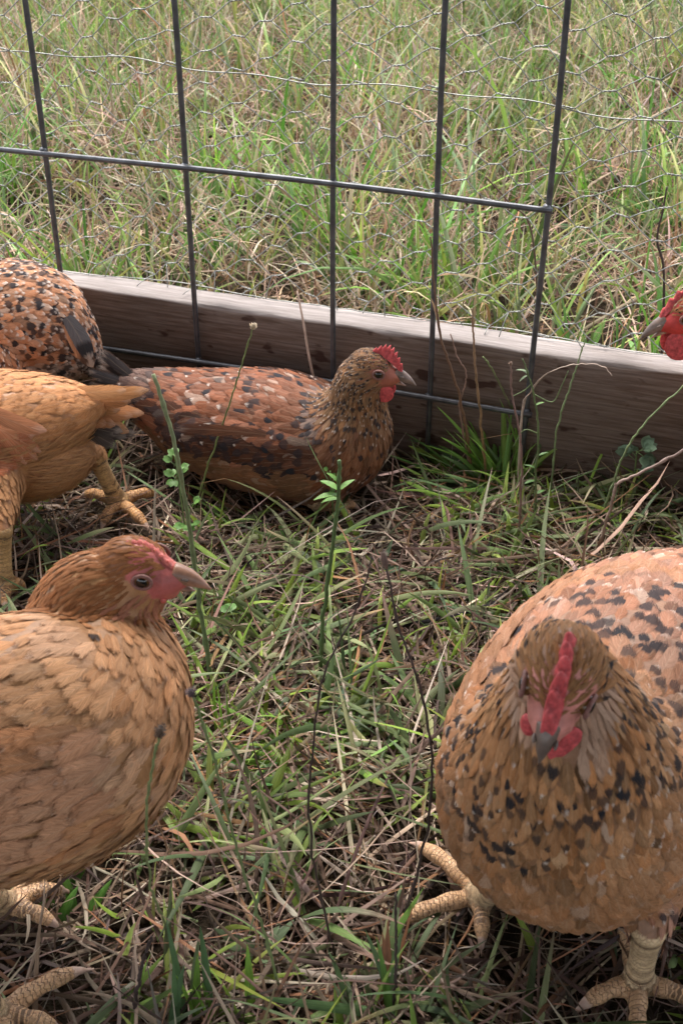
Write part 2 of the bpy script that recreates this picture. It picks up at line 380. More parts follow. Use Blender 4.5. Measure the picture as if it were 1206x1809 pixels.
    m.build('hexagonal_netting', M['net'], root, L0)
fence()

def roof():  # sheet added out of view above the camera to shade the pen
    m = MB(); n = 90; xs = np.linspace(-1.3, 1.3, n); zz = 1.02+0.009*np.sin(xs*82)
    for dz, fl in ((0, 1), (0.003, -1)):
        V = np.array([[(x, y, z+dz) for y in (-1.5, -0.2, ROOF_Y)] for x, z in zip(xs, zz)]).reshape(-1, 3)
        i = np.arange(n-1)[:, None]*3; j = np.arange(2)[None]; F = np.stack([i+j, i+j+1, i+3+j+1, i+3+j], -1).reshape(-1, 4); m.add(V, F)
    o = m.build('added_shade_roof', mat_simple('roof_sheet', (0.45, 0.44, 0.42), 0.6, 0.3, 20, 0.1))
    tag(o, 'added unseen corrugated sheet roof that shades the pen from above', 'roof')
ROOF_Y = 0.95
roof()
# ------------------------------------------------------------------ hens
def feather_mesh(P, D, N, L, W, lift, curve, nu=6, camber=0.25, pw=0.35, surf=None, off=0.0):
    P = np.asarray(P, float); n = len(P); N = nrm(N); D = nrm(D-(D*N).sum(1, keepdims=True)*N); Sd = np.cross(D, N)
    u = np.linspace(0, 1, nu); wp = np.maximum(u, 0.02)**pw*np.sqrt(np.maximum(1-u**3.5, 0.0)); wp[-1] = 0.12
    L = np.broadcast_to(L, (n,)); W = np.broadcast_to(W, (n,)); lift = np.broadcast_to(lift, (n,)); curve = np.broadcast_to(curve, (n,))
    V = np.zeros((n, nu, 3, 3)); bend = rng.normal(0, 0.05, n)
    if surf is not None:       # lay each feather along the skin, tip lifted a little
        bvh, sn, O = surf; p = P.copy(); d = D.copy(); st = (L/(nu-1))
        off = np.broadcast_to(off, (n,))
        for q in range(nu):
            if q: p = p+d*st[:, None]
            hitp = p.copy(); nn = N.copy()
            for i in range(n):
                h = bvh.find_nearest(Vector(p[i]-O))
                if h[0] is not None and h[3] < (0.006 if (q and nu < 14) else 0.02): hitp[i] = np.array(h[0])+O; nn[i] = sn[h[2]]
            N = nrm(nn*0.7+N*0.3) if q else nn
            d = nrm(d-(d*N).sum(1, keepdims=True)*N)+0.0; s2 = np.cross(d, N); d = nrm(d+s2*(bend*0.35)[:, None]); p = hitp
            hgt = off+L*lift*u[q]-0.02*L*(1-u[q])
            for k, e in enumerate((-1, 0, 1)):
                hw = W/2*wp[q]*e; V[:, q, k] = p+N*(hgt-camber*np.abs(hw))[:, None]+s2*hw[:, None]
    for k, e in enumerate((-1, 0, 1)):
        if surf is not None: break
        hw = (W[:, None]/2)*wp[None]*e
        al = L[:, None]*u[None]; hh = L[:, None]*(lift[:, None]*u[None]-curve[:, None]*u[None]**2)-camber*np.abs(hw)
        sd = hw+bend[:, None]*L[:, None]*u[None]**2
        V[:, :, k] = P[:, None]+al[..., None]*D[:, None]+hh[..., None]*N[:, None]+sd[..., None]*Sd[:, None]
    fu = np.zeros((n, nu, 3, 3)); fu[..., 0] = u[None, :, None]; fu[..., 1] = np.array([-1, 0, 1])[None, None]; fu[..., 2] = rng.random(n)[:, None, None]
    base = np.arange(n)[:, None, None]*nu*3; i = np.arange(nu-1)[None, :, None]*3; j = np.arange(2)[None, None]
    a = base+i+j; F = np.stack([a, a+1, a+4, a+3], -1).reshape(-1, 4)
    return V.reshape(-1, 3), F, fu.reshape(-1, 3), nu*3
class Plume:
    def __init__(s): s.V = []; s.F = []; s.fu = []; s.c = []; s.sp = []; s.n = 0
    def add(s, P, D, N, L, W, col, sp, lift=0.10, curve=0.10, nu=6, camber=0.25, pw=0.35, surf=None, off=0.0):
        if len(P) == 0: return
        V, F, fu, k = feather_mesh(P, D, N, L, W, lift, curve, nu, camber, pw, surf, off)
        s.V.append(V); s.F.append(F+s.n); s.n += len(V); s.fu.append(fu)
        col = np.broadcast_to(col, (len(P), 3)); sp = np.broadcast_to(sp, (len(P), 3))
        s.c.append(np.repeat(np.hstack([col, np.ones((len(P), 1))]), k, 0)); s.sp.append(np.repeat(np.hstack([sp, np.ones((len(P), 1))]), k, 0))
    def build(s, name, parent, off):
        if not s.V: return None
        return npmesh(name, np.vstack(s.V)-off, np.vstack(s.F), M['feather'], parent, {'col': np.vstack(s.c), 'fu': np.vstack(s.fu), 'sp': np.vstack(s.sp)})

KIND = {'body': 0, 'thigh': 1, 'shank': 2, 'toe': 3, 'claw': 4, 'face': 5, 'skull': 6}
OBST = []      # (x, y, r) spots where the turf is pressed flat by feet and bodies
def hen(spec):
    up = np.array([0, 0, 1.0])
    sp = np.array(spec['spine'], float)          # x y z rw rh, tail to neck
    Hc = np.array(spec['head'], float); hf = nrm(np.array(spec['hf'], float)); hs = float(spec.get('hscale', 1.0))
    hr = nrm(np.cross(hf, up)+np.array(spec.get('hroll', (0, 0, 0)))); hu = np.cross(hr, hf)
    def hp(x, y, z): return Hc+hs*0.001*(x*hf+y*hr+z*hu)       # millimetres in the head's own frame
    heading = nrm(np.array(spec['heading'], float)); bs = nrm(np.cross(heading, up))
    root = empty(spec.get('name', 'hen'), (sp[:, 0].mean(), sp[:, 1].mean(), 0)); tag(root, spec['label'], 'hen', 'hens in the pen')
    O = np.array(root.location)
    E = []     # c, axes, radii, kind, t, arc
    nk = hp(-7, 0, -13)
    nr_ = spec.get('neckr', 0.0195)*hs; rowN = np.concatenate([nk, [nr_, nr_]])
    sp2 = np.vstack([sp, rowN, np.concatenate([hp(-2, 0, -2), [0.0165*hs, 0.0165*hs]])])
    Q = crom(sp2, 80); T = nrm(np.gradient(Q[:, :3], axis=0))
    for i in range(80):
        t = i/79; wmix = min(1, max(0, (t-0.6)/0.35)); sdv = nrm(bs*(1-wmix)+hr*wmix); sdv = nrm(sdv-sdv@T[i]*T[i]); upv = np.cross(sdv, T[i])
        rw, rh = Q[i, 3], Q[i, 4]
        E.append((Q[i, :3], (T[i], sdv, upv), (min(rw, rh)*0.75, rw, rh), 0, t, 0.0))
    hax = (hf, hr, hu); mm = 0.001*hs
    E.append((hp(-1, 0, 1), hax, (19*mm, 14.5*mm, 15.5*mm), 6, 1.0, 0)); E.append((hp(12, 0, -3), hax, (13*mm, 10.2*mm, 10.5*mm), 5, 1.0, 0))
    E.append((hp(4, 4.5, -6), hax, (11*mm, 8*mm, 9*mm), 5, 1.0, 0)); E.append((hp(4, -4.5, -6), hax, (11*mm, 8*mm, 9*mm), 5, 1.0, 0))
    E.append((hp(19, 0, -2), hax, (9*mm, 6.5*mm, 7*mm), 5, 1.0, 0)); E.append((hp(13, 0, -11), hax, (9*mm, 5.5*mm, 4.5*mm), 5, 1.0, 0))
    for s_ in (-1, 1):
        if spec.get('jowl'): E.append((hp(-1, s_*4.5, -13), hax, (13*mm, 8.5*mm, 11*mm), 6, 1.0, 0))
    for b in spec.get('bulges', []):      # wing and thigh masses: (pos, r along heading, r side, r up)
        E.append((np.array(b[0], float), (heading, bs, up), b[1], 0, b[2], 0))
    toes_tips = []
    for leg in spec.get('legs', []):
        hip, hock, foot = [np.array(leg[k], float) for k in ('hip', 'hock', 'foot')]
        n1 = 14; th = leg.get('thigh', (0.042, 0.010))
        for k in range(n1):
            f = k/(n1-1); c = hip*(1-f)+hock*f; r = th[0]*(1-f)**0.9+th[1]
            ax = nrm(hock-hip); a2 = nrm(np.cross(ax, (0.1, 0.2, 0.97))); a3 = np.cross(ax, a2)
            E.append((c, (ax, a2, a3), (r, r, r), 1, 0.3 if f < 0.82 else 0.1, 0))
        Ls = np.linalg.norm(foot-hock); n2 = max(8, int(Ls/0.004)); ax = nrm(foot-hock); a2 = nrm(np.cross(ax, heading)); a3 = np.cross(ax, a2)
        for k in range(n2):
            f = k/(n2-1); r = spec.get('shank', 0.0077)+0.0022*(2*f-1)**2*(1 if f > 0.5 else 1.2)
            E.append((hock*(1-f)+foot*f, (ax, a2, a3), (0.006, r, r*1.05), 2, 0, f*Ls))
        OBST.append((foot[0], foot[1], 0.022))
        for tp in leg['toes']:
            tp = np.array(tp, float)+np.array([0, 0, 0.004]); tl = np.linalg.norm(tp-foot)
            mid = (foot+tp)/2+np.array([0, 0, 0.006]); start = foot+np.array([0, 0, -0.001])
            q = crom([start, mid, tp+np.array([0, 0, 0.001])], max(10, int(tl/0.0028))); m_ = len(q)
            for k in range(m_):
                f = k/(m_-1); seg = 0.0006*math.cos(f*2*math.pi*3.2)
                if f < 0.80:
                    r = 0.0068*(1-f)+0.0047*f+seg; kd = 3
                else:
                    g_ = (f-0.80)/0.20; r = 0.0040*(1-g_)+0.0014*g_; kd = 4
                axt = nrm(q[min(k+1, m_-1)]-q[max(k-1, 0)]); b2 = nrm(np.cross(axt, up)); b3 = np.cross(b2, axt)
                cc = q[k]+(np.array([0, 0, -0.004])*max(0, (f-0.85)/0.15) if kd == 4 else 0)
                E.append((cc, (axt, b2, b3), (max(r*0.7, 0.0018), r, r*0.95), kd, 0, f*tl))
            for f in (0.2, 0.5, 0.8): p = foot*(1-f)+tp*f; OBST.append((p[0], p[1], 0.013))
    # union of all ellipsoids -> one continuous skin
    mb = MB()
    for c, ax, r, kd, t, arc in E:
        big = max(r) > 0.03
        mb.add(*ellipsoid(np.array(c)-O, np.array([ax[0], ax[1], ax[2]]), r, 24 if big else 12, 13 if big else 9))
    tmp = mb.build('tmp', M['body'])
    md = tmp.modifiers.new('r', 'REMESH'); md.mode = 'VOXEL'; md.voxel_size = spec.get('voxel', 0.0021); md.use_smooth_shade = True
    ms = tmp.modifiers.new('s', 'SMOOTH'); ms.factor = 0.5; ms.iterations = 5
    dg = bpy.context.evaluated_depsgraph_get(); ev = tmp.evaluated_get(dg)
    me = bpy.data.meshes.new_from_object(ev); bpy.data.objects.remove(tmp)
    nv = len(me.vertices); V = np.zeros(nv*3, np.float32); me.vertices.foreach_get('co', V); V = V.reshape(-1, 3).astype(float)+O
    Ec = np.array([e[0] for e in E]); Er = np.array([e[2] for e in E]); Ea = np.array([e[1] for e in E])
    Ek = np.array([e[3] for e in E]); Et = np.array([e[4] for e in E]); Ear = np.array([e[5] for e in E])
    def classify(X):
        out = np.zeros(len(X), int)
        for a in range(0, len(X), 4000):
            d = X[a:a+4000, None]-Ec[None]; q = np.einsum('nmk,mjk->nmj', d, Ea)/Er[None]; out[a:a+4000] = np.argmin((q**2).sum(-1), 1)
        return out
    idx = classify(V); kd = Ek[idx]; pal = spec['pal']
    col = np.zeros((nv, 4)); col[:, 3] = 1; fu = np.zeros((nv, 3))
    legc = np.array(spec.get('legcol', (0.60, 0.44, 0.26)))
    hl = (V-Hc)@np.stack([hf, hr, hu], 1)/mm      # coordinates in head frame
    facec = np.array(spec.get('facecol', (0.42, 0.13, 0.10)))
    col[:, :3] = np.array(pal['under'])
    col[kd == 2, :3] = legc; col[kd == 3, :3] = legc*np.array([1.0, 0.86, 0.80]); col[kd == 4, :3] = (0.50, 0.36, 0.29)
    fm = np.isin(kd, (5, 6)) & (hl[:, 0] > 1)
    col[np.isin(kd, (5, 6)), :3] = np.array(pal.get('crown', pal['under']))
    col[fm, :3] = facec
    lg = np.isin(kd, (2, 3)); fu[lg, 1] = 1.0; fu[:, 0] = Ear[idx]
    a_ = me.attributes.new('col', 'FLOAT_COLOR', 'POINT'); a_.data.foreach_set('color', col.astype(np.float32).ravel())
    a_ = me.attributes.new('fu', 'FLOAT_VECTOR', 'POINT'); a_.data.foreach_set('vector', fu.astype(np.float32).ravel())
    me.materials.clear(); me.materials.append(M['body']); me.name = 'body'
    body = bpy.data.objects.new('body', me); C.objects.link(body); body.parent = root
    # ---- feather sampling on the skin
    npol = len(me.polygons); fc = np.zeros(npol*3, np.float32); fn = fc.copy(); fa = np.zeros(npol, np.float32)
    me.polygons.foreach_get('center', fc); me.polygons.foreach_get('normal', fn); me.polygons.foreach_get('area', fa)
    fc = fc.reshape(-1, 3).astype(float)+O; fn = nrm(fn.reshape(-1, 3).astype(float)); fi = classify(fc); fk = Ek[fi]; ft = Et[fi]
    fh = (fc-Hc)@np.stack([hf, hr, hu], 1)/mm
    lx = fh[:, 0]
    bare = ((lx > 12) & (fh[:, 2] < 6) & (fh[:, 2] > -12)) | (lx > 18)
    eye = (lx-8)**2+(fh[:, 2]-2.0)**2 < 48
    bare = (bare | eye) & (np.abs(fh).max(1) < 40) & (fh[:, 0] > -4) & (np.abs(fh[:, 1]) < 14) & (fh[:, 2] > -14)
    low = np.minimum(1, np.maximum(0, 1))
    def thin(mask, s):
        ids = np.nonzero(mask)[0]
        if s < 0.003: ids = np.tile(ids, 4)
        ids = rng.permutation(ids); J = rng.normal(0, 0.0008, (len(ids), 3)); J -= (J*fn[ids]).sum(1, keepdims=True)*fn[ids]; X = fc[ids]+J
        key = np.floor(X/s).astype(int); _, first = np.unique(key, axis=0, return_index=True)
        key2 = np.floor(X[first]/s+0.5).astype(int); _, f2 = np.unique(key2, axis=0, return_index=True)
        return ids[first[f2]], X[first[f2]]
    def flow(ids):
        D = -Ea[fi[ids], 0].copy(); kdd = fk[ids]
        D[kdd == 1] = Ea[fi[ids][kdd == 1], 0]*0.8+np.array([0, 0, -0.3])-heading*0.3
        hm = (kdd == 5) | (kdd == 6) | (ft[ids] > 0.93) & (kdd == 0)
        D[hm] = -hf*1.0-0.5*hu
        N = fn[ids]; D = nrm(D-(D*N).sum(1, keepdims=True)*N+rng.normal(0, 0.10, N.shape)*1.0)
        return D
    colf = pal['fn']
    vn = np.zeros(nv*3, np.float32); me.vertices.foreach_get('normal', vn); vn = vn.reshape(-1, 3).astype(float)
    pv = [tuple(p_.vertices) for p_ in me.polygons]; sn = nrm(np.array([vn[list(a_)].mean(0) for a_ in pv]))
    surf = (BVHTree.FromPolygons([tuple(x) for x in (V-O)], pv), sn, O)
    side = (fc-Q[np.clip((ft*79).astype(int), 0, 79), :3])@bs; upc = (fc-Q[np.clip((ft*79).astype(int), 0, 79), :3])@up
    phi = np.arctan2(upc, np.abs(side))       # 0 at flank, + towards the back
    wt = spec.get('wing', (0.16, 0.46, -0.35, 0.75))
    wingm = (fk == 0) & (ft > wt[0]) & (ft < wt[1]) & (phi > wt[2]) & (phi < wt[3])
    neck0 = spec.get('neck0', 0.62)
    regs = [('plumage', (fk == 0) & (ft < neck0-0.06) & ~wingm, 0.0064, 0.024, 0.0130, 0.0, 0.11),
            ('plumage', (fk == 0) & (ft >= neck0-0.06) & (ft < neck0+0.04) & ~wingm, 0.0050, 0.020, 0.0095, 0.0, 0.11),
            ('plumage', (fk == 0) & (ft >= neck0+0.04) & (ft < neck0+0.14), 0.0040, 0.017, 0.0064, 0.0, 0.13),
            ('plumage', (fk == 0) & (ft >= neck0+0.14) & (fh[:, 0] < 50) & ~bare, 0.0028, 0.0120, 0.0034, 0.0, 0.15),
            ('plumage', (fk == 1) & (ft > 0.2), 0.0052, 0.016, 0.0065, 0.0, 0.20),
            ('plumage', np.isin(fk, (5, 6)) & ~bare, 0.0016*hs, 0.0062*hs, 0.0018*hs, 0.0, 0.17)]
    if spec.get('fluff'): regs.append(('plumage', (fk == 0) & (ft < neck0) & (fc[:, 2] < spec['fluff'][0]), spec['fluff'][1], 0.014, 0.0022, 0.001, 0.30))
    fk2 = np.where(np.isin(fk, (0, 5, 6)) & (lx > -6) & (fh[:, 2] < -4) & (fh[:, 2] > -15) & (np.abs(fh).max(1) < 20), 20, fk); fk2 = np.where(np.isin(fk2, (5, 6)), 21, fk2)
    pls = {'plumage': Plume(), 'wing': Plume(), 'wing_': Plume(), 'flight_feathers': Plume(), 'tail': Plume()}
    fs = spec.get('fscale', 1.0)
    for nm, msk, s, L, W, offn, lf in regs:
        ids, XP = thin(msk, s*fs)
        if len(ids) == 0: continue
        n = len(ids); D = flow(ids); N = fn[ids]
        cc, ss = colf(ft[ids], phi[ids], fk2[ids], fc[ids], rng)
        sc = rng.uniform(0.8, 1.2, n)*fs
        P = XP+D*(-0.12*L)
        pls[nm].add(P, D, N, L*sc, W*sc*rng.uniform(0.85, 1.15, n), cc, ss, lift=lf*spec.get('lift', 0.65)+rng.uniform(-0.02, 0.035, n), nu=6 if L > 0.02 else (5 if L > 0.01 else 4), surf=surf, off=offn)
    # wings: small coverts in front, long secondaries behind and below
    for sgn, nm in ((1, 'wing'), (-1, 'wing_')):
        ms_ = wingm & (side*sgn > 0)
        tmid = wt[0]+(wt[1]-wt[0])*0.42
        for lay, (m2, s, L, W, o) in enumerate(((ms_ & (ft < tmid), 0.0080, 0.036, 0.0145, 0.0008), (ms_, 0.0064, 0.021, 0.0120, 0.0020))):
            if lay == 1: m2 = m2 & (ft > wt[0]+(wt[1]-wt[0])*0.30)
            ids, XP = thin(m2, s*fs); n = len(ids)
            if n == 0: continue
            D = flow(ids); D = nrm(D+np.array([0, 0, -0.12])*(phi[ids] > 0)[:, None]); N = fn[ids]; cc, ss = colf(ft[ids], phi[ids], np.full(n, 10+lay), fc[ids], rng)
            sc = rng.uniform(0.85, 1.15, n)*fs
            pls[nm].add(XP-D*0.006, D, N, L*sc, W*sc, cc, ss, lift=0.06+rng.uniform(-0.02, 0.03, n), nu=7, camber=0.15, surf=surf, off=o)
    for f in spec.get('quills', []):     # long wing feathers: base, direction, normal, length, width, colour, spangle, side
        b, d, n_, L, W, cc, ss, sg = f
        kw = dict(surf=surf, off=float(abs(sg))*0.001) if abs(sg) > 1 else {}
        pls['flight_feathers' if abs(sg) > 1 else 'wing'].add(np.array([b], float), np.array([d], float), np.array([n_], float), L, W, cc, ss, lift=0.0, curve=0.04, nu=14, camber=0.18, pw=0.22, **kw)
    for f in spec.get('tail', []):
        b, d, n_, L, W, cc, ss = f
        pls['tail'].add(np.array([b], float), np.array([d], float), np.array([n_], float), L, W, cc, ss, lift=0.0, curve=0.03, nu=12, camber=0.22, pw=0.25)
    for nm, p in pls.items(): p.build(nm.rstrip('_'), root, O)
    # ---- face parts
    combm = M[spec.get('combmat', 'comb')]; horn = M[spec.get('hornmat', 'horn')]
    cb = spec.get('comb', dict(h=8.5, n=6, x0=24, x1=-6))
    ns, nr = 46, 6; Vv = np.zeros((ns, nr, 2, 3))
    for a in range(ns):
        f = a/(ns-1); x = cb['x0']*(1-f)+cb['x1']*f
        zb = 1.5+13.0*math.sin(min(1, f*1.25)*math.pi/2)-1.0*f
        env = math.sin(math.pi*min(1, 0.10+0.86*f))**0.55
        saw = abs(((f*cb['n']) % 1)-0.5)*2; hgt = cb['h']*env*(0.58+0.42*(1-saw)**0.8)
        lean = cb.get('lean', 0.0)
        for b_ in range(nr):
            g_ = b_/(nr-1); th = cb.get('th', 1.0)*(2.1*(1-g_)**0.7+0.75)*(0.35+0.65*env)*(1.0 if 0 < a < ns-1 else 0.2)*(1 if b_ < nr-1 else 0.45)
            th *= 1-0.10*saw*g_
            xx = x-1.5*g_*cb['h']/8*(1-f)+cb.get('sweep', -0.25)*g_*hgt
            for s_ in (0, 1): Vv[a, b_, s_] = hp(xx, (s_*2-1)*th+lean*g_*hgt+1.0*math.sin(f*9)*g_, zb+g_*hgt)
    vid = lambda a, b_, s_: (a*nr+b_)*2+s_
    F = []
    for a in range(ns-1):
        for b_ in range(nr-1):
            F.append([vid(a, b_, 1), vid(a+1, b_, 1), vid(a+1, b_+1, 1), vid(a, b_+1, 1)]); F.append([vid(a, b_, 0), vid(a, b_+1, 0), vid(a+1, b_+1, 0), vid(a+1, b_, 0)])
        F.append([vid(a, nr-1, 1), vid(a+1, nr-1, 1), vid(a+1, nr-1, 0), vid(a, nr-1, 0)])
    for b_ in range(nr-1):
        F.append([vid(0, b_, 0), vid(0, b_, 1), vid(0, b_+1, 1), vid(0, b_+1, 0)]); F.append([vid(ns-1, b_, 1), vid(ns-1, b_, 0), vid(ns-1, b_+1, 0), vid(ns-1, b_+1, 1)])
    m = MB(); m.add(Vv.reshape(-1, 3), F); m.build('comb', combm, root, O)
    # beak: curved upper and shorter lower mandible
    bl = spec.get('beak', 22.0)
    ts = np.linspace(0, 1, 16); m = MB()
    P = np.array([hp(20+bl*t, 0, 0.5-2.0*t-4.6*t**2.2) for t in ts]); R = np.array([max(0.6, spec.get('bw', 5.0)*(1-t**1.5)**0.8) for t in ts])*mm
    m.add(*tube(P, R, 14, 1.15, side_hint=hu)); 
    for s_ in (-1, 1): m.add(*ellipsoid(hp(26.5, s_*4.2, 0.6), hax, (2.2*mm, 0.9*mm, 1.0*mm), 8, 6), m=1)
    up_b = m.build('upper_beak', [horn, M['horndark']], root, O)
    m = MB(); P = np.array([hp(17+(bl-5)*t, 0, -6.3-0.4*t-1.8*t*t) for t in ts]); R = np.array([max(0.4, 4.5*(1-t**1.4)**0.85) for t in ts])*mm
    m.add(*tube(P, R, 12, 0.6, side_hint=hu)); m.build('lower_beak', M[spec.get('lowhorn', 'horn')], root, O)
    for s_ in (-1, 1):
        m = MB(); ec = hp(8.2, s_*11.4, 2.6); ea = nrm(hr*s_+0.16*hf+0.05*hu); e2 = nrm(np.cross(ea, hu)); e3 = np.cross(e2, ea)
        m.add(*ellipsoid(ec, (e2, e3, ea), (4.3*mm, 4.1*mm, 3.2*mm), 18, 13), m=1)
        m.add(*ellipsoid(ec+ea*2.05*mm, (e2, e3, ea), (2.9*mm, 2.9*mm, 1.3*mm), 16, 9), m=0)
        ob = m.build('eye', [M['pupil'], M['iris']], root, O)
        th = np.linspace(0, 2*math.pi, 25); m = MB()
        P = np.array([ec+ea*1.7*mm+e2*math.cos(a)*4.5*mm+e3*math.sin(a)*3.7*mm for a in th]); m.add(*tube(P, 0.95*mm, 7, side_hint=ea)); m.build('eyelid', M['lid'], root, O)
        wl = spec.get('wattle', 7.0)
        if wl > 0:
            m = MB()
            if spec.get('hang'):      # hangs straight down, broad side outwards
                k_ = 1.2 if s_ == spec['hang'] else 0.55; fh_ = nrm(hf*np.array([1, 1, 0])); ru_ = np.cross(fh_, up)
                thin = nrm(fh_*0.9+ru_*s_*0.5); wide = np.cross(up, thin)
                m.add(*ellipsoid(hp(17, s_*8.0, -8)+np.array([0, 0, -wl*0.00075*k_*hs]), (wide, thin, up), (wl*0.62*k_*mm, 1.9*mm, wl*0.95*k_*mm), 18, 13))
            else: m.add(*ellipsoid(hp(15, s_*5.2, -12-wl*0.55), (hf, nrm(hr+0.35*s_*hu), hu), (wl*0.85*mm, 1.7*mm, wl*0.9*mm), 16, 11))
            m.build('wattle', combm, root, O)
        m = MB(); m.add(*ellipsoid(hp(-6.5, s_*13.3, -6.5), hax, (2.6*mm, 1.6*mm, 4.2*mm), 12, 9)); m.build('earlobe', combm, root, O)
    return root

# --- colour functions: (t, phi, kind, pos) -> base colour, (dark spangle, pale tip, raggedness)
def lerp(a, b, f): return np.asarray(a)[None]*(1-f)[:, None]+np.asarray(b)[None]*f[:, None]
def vary(c, r, a=0.16):
    n = len(c); k = r.normal(0, a, (n, 1)); h = r.normal(0, a*0.35, (n, 1)); return np.clip(c*(1+k)*(1+np.hstack([h*0.2, -h*0.6, -h*1.4])), 0.005, 0.9)
def lump(X, s, seed=0):
    a = X/s+seed; return 0.5+0.25*(np.sin(a[:, 0]*1.7+np.sin(a[:, 1]*1.3)*1.5)+np.sin(a[:, 2]*1.9+a[:, 1]*1.1+np.sin(a[:, 0]*0.9)*1.7))
def speckled(t, phi, k, X, r, back=(0.46, 0.17, 0.085), breast=(0.40, 0.20, 0.09), dark=0.45, neckc=(0.42, 0.22, 0.10), pale=0.6, wht=0.12):
    n = len(t); f = np.clip((t-0.40)/0.25, 0, 1); g_ = np.clip((t-0.62)/0.15, 0, 1)
    c = lerp(back, breast, f); c = c*(1-g_)[:, None]+np.asarray(neckc)[None]*g_[:, None]
    c = vary(c, r, 0.22); gg = r.random(n) < wht; c[gg] = c[gg]*0.5+np.array([0.48, 0.38, 0.31])*0.5
    d = (r.random(n) < dark*(0.6+0.8*lump(X, 0.035)))*r.uniform(0.7, 1, n); p = (r.random(n) < pale)*r.uniform(0.35, 0.95, n)
    return c, np.stack([d, p, np.full(n, 0.8)], 1)

def fan(base, dirs, n, L, W, spread_ax, a0, a1, cols, sps, r, nax):
    out = []
    for k in range(n):
        f = k/(n-1) if n > 1 else 0.5; a = a0+(a1-a0)*f
        R_ = np.array(Matrix.Rotation(a, 3, Vector(spread_ax))); d = R_@np.array(dirs, float)
        b = np.array(base, float)+r.normal(0, 0.003, 3); ci = cols[k % len(cols)]; si = sps[k % len(sps)]
        out.append((b, d, np.array(nax, float)+r.normal(0, 0.12, 3), L*r.uniform(0.88, 1.08), W*r.uniform(0.9, 1.1), np.array([ci]), np.array([si])))
    return out
r0 = np.random.default_rng(5)

# 1. sitting hen by the board
def pal_sit(t, phi, k, X, r):
    c, s = speckled(t, phi, k, X, r, (0.20, 0.080, 0.045), (0.155, 0.066, 0.036), 0.20, (0.22, 0.120, 0.062), 0.10, 0.03)
    wl = lump(X, 0.022, 3.1); m = (k >= 10) & (k < 20) & (wl > 0.42); c[m] = c[m]*0.42; s[m, 0] = np.maximum(s[m, 0], 0.6*(r.random(m.sum()) < 0.6))
    lw = (X[:, 2] < 0.06) & (t < 0.55); c[lw] = c[lw]*0.5+np.array([0.22, 0.12, 0.06])*0.5; s[lw, 0] *= 0.15; s[lw, 1] *= 0.25
    nk = t > 0.72; s[nk, 0] = (r.random(nk.sum()) < 0.42)*0.85; s[nk, 1] = (r.random(nk.sum()) < 0.5)*0.6
    mane = (t > 0.58) & (t < 0.68) & (phi > 0.45); s[mane, 0] = 0.8*(r.random(mane.sum()) < 0.6); s[mane, 1] *= 0.4; c[mane] = c[mane]*0.5+np.array([0.17, 0.155, 0.15])*0.5
    rm = t < 0.16; c[rm] = c[rm]*0.25+np.array([0.12, 0.085, 0.075])*0.75; s[rm, 0] = 0.5*(r.random(rm.sum()) < 0.4)
    s[:, 2] = 0.75
    return c, s
sit_tail = fan((-0.190, 1.083, 0.080), (-0.88, 0.12, 0.42), 20, 0.062, 0.015, (0.15, 1, 0.1), -0.55, 0.25, [(0.05, 0.042, 0.042), (0.13, 0.08, 0.06), (0.085, 0.08, 0.085)], [(0.2, 0.5, 0.9)], r0, (0.1, -0.9, 0.5))
q1 = [(at(470-13*k, 768+10*k, 0.965), np.array((-0.95, 0.30, 0.02*(3-k)/4)), (0, -0.9, 0.4), 0.085-0.005*k, 0.016, np.array([((0.15, 0.062, 0.034), (0.20, 0.09, 0.048), (0.10, 0.052, 0.036))[k % 3]]), np.array([(0.3, 0.2, 0.9)]), 2.2-0.2*k) for k in range(6)]
hen(dict(label='speckled rust brown hen sitting in the grass against the wooden board with her head up', heading=(0.95, -0.30, 0),
    spine=[(-0.215, 1.090, 0.080, 0.018, 0.018), (-0.175, 1.080, 0.070, 0.036, 0.034), (-0.125, 1.060, 0.060, 0.058, 0.050), (-0.07, 1.042, 0.058, 0.066, 0.059), (-0.022, 1.024, 0.056, 0.060, 0.055),
           (0.003, 1.012, 0.074, 0.046, 0.046), (0.013, 1.005, 0.108, 0.027, 0.030)],
    head=at(655, 650, 0.995), hf=(1, -0.22, -0.16), hscale=1.10, wing=(0.14, 0.50, -0.45, 0.55), neck0=0.64,
    bulges=[((-0.085, 1.000, 0.062), (0.085, 0.022, 0.034), 0.25), ((-0.06, 1.093, 0.062), (0.085, 0.02, 0.034), 0.25)],
    pal=dict(under=(0.20, 0.085, 0.04), fn=pal_sit), tail=sit_tail, quills=q1, facecol=(0.36, 0.12, 0.08), wattle=9.5, hornmat='horndark', comb=dict(h=12.5, n=8, x0=27, x1=-2, sweep=0.2), beak=19,
    legs=[dict(hip=(-0.03, 1.02, 0.05), hock=(-0.045, 0.992, 0.022), foot=(-0.02, 0.985, 0.012), toes=[(0.020, 0.975, 0.008), (0.012, 0.958, 0.008), (0.008, 0.992, 0.008)], thigh=(0.03, 0.010))]))
OBST += [(x, y, 0.062) for x, y in ((-0.17, 1.09), (-0.12, 1.07), (-0.06, 1.05), (-0.01, 1.03), (0.02, 1.02))]

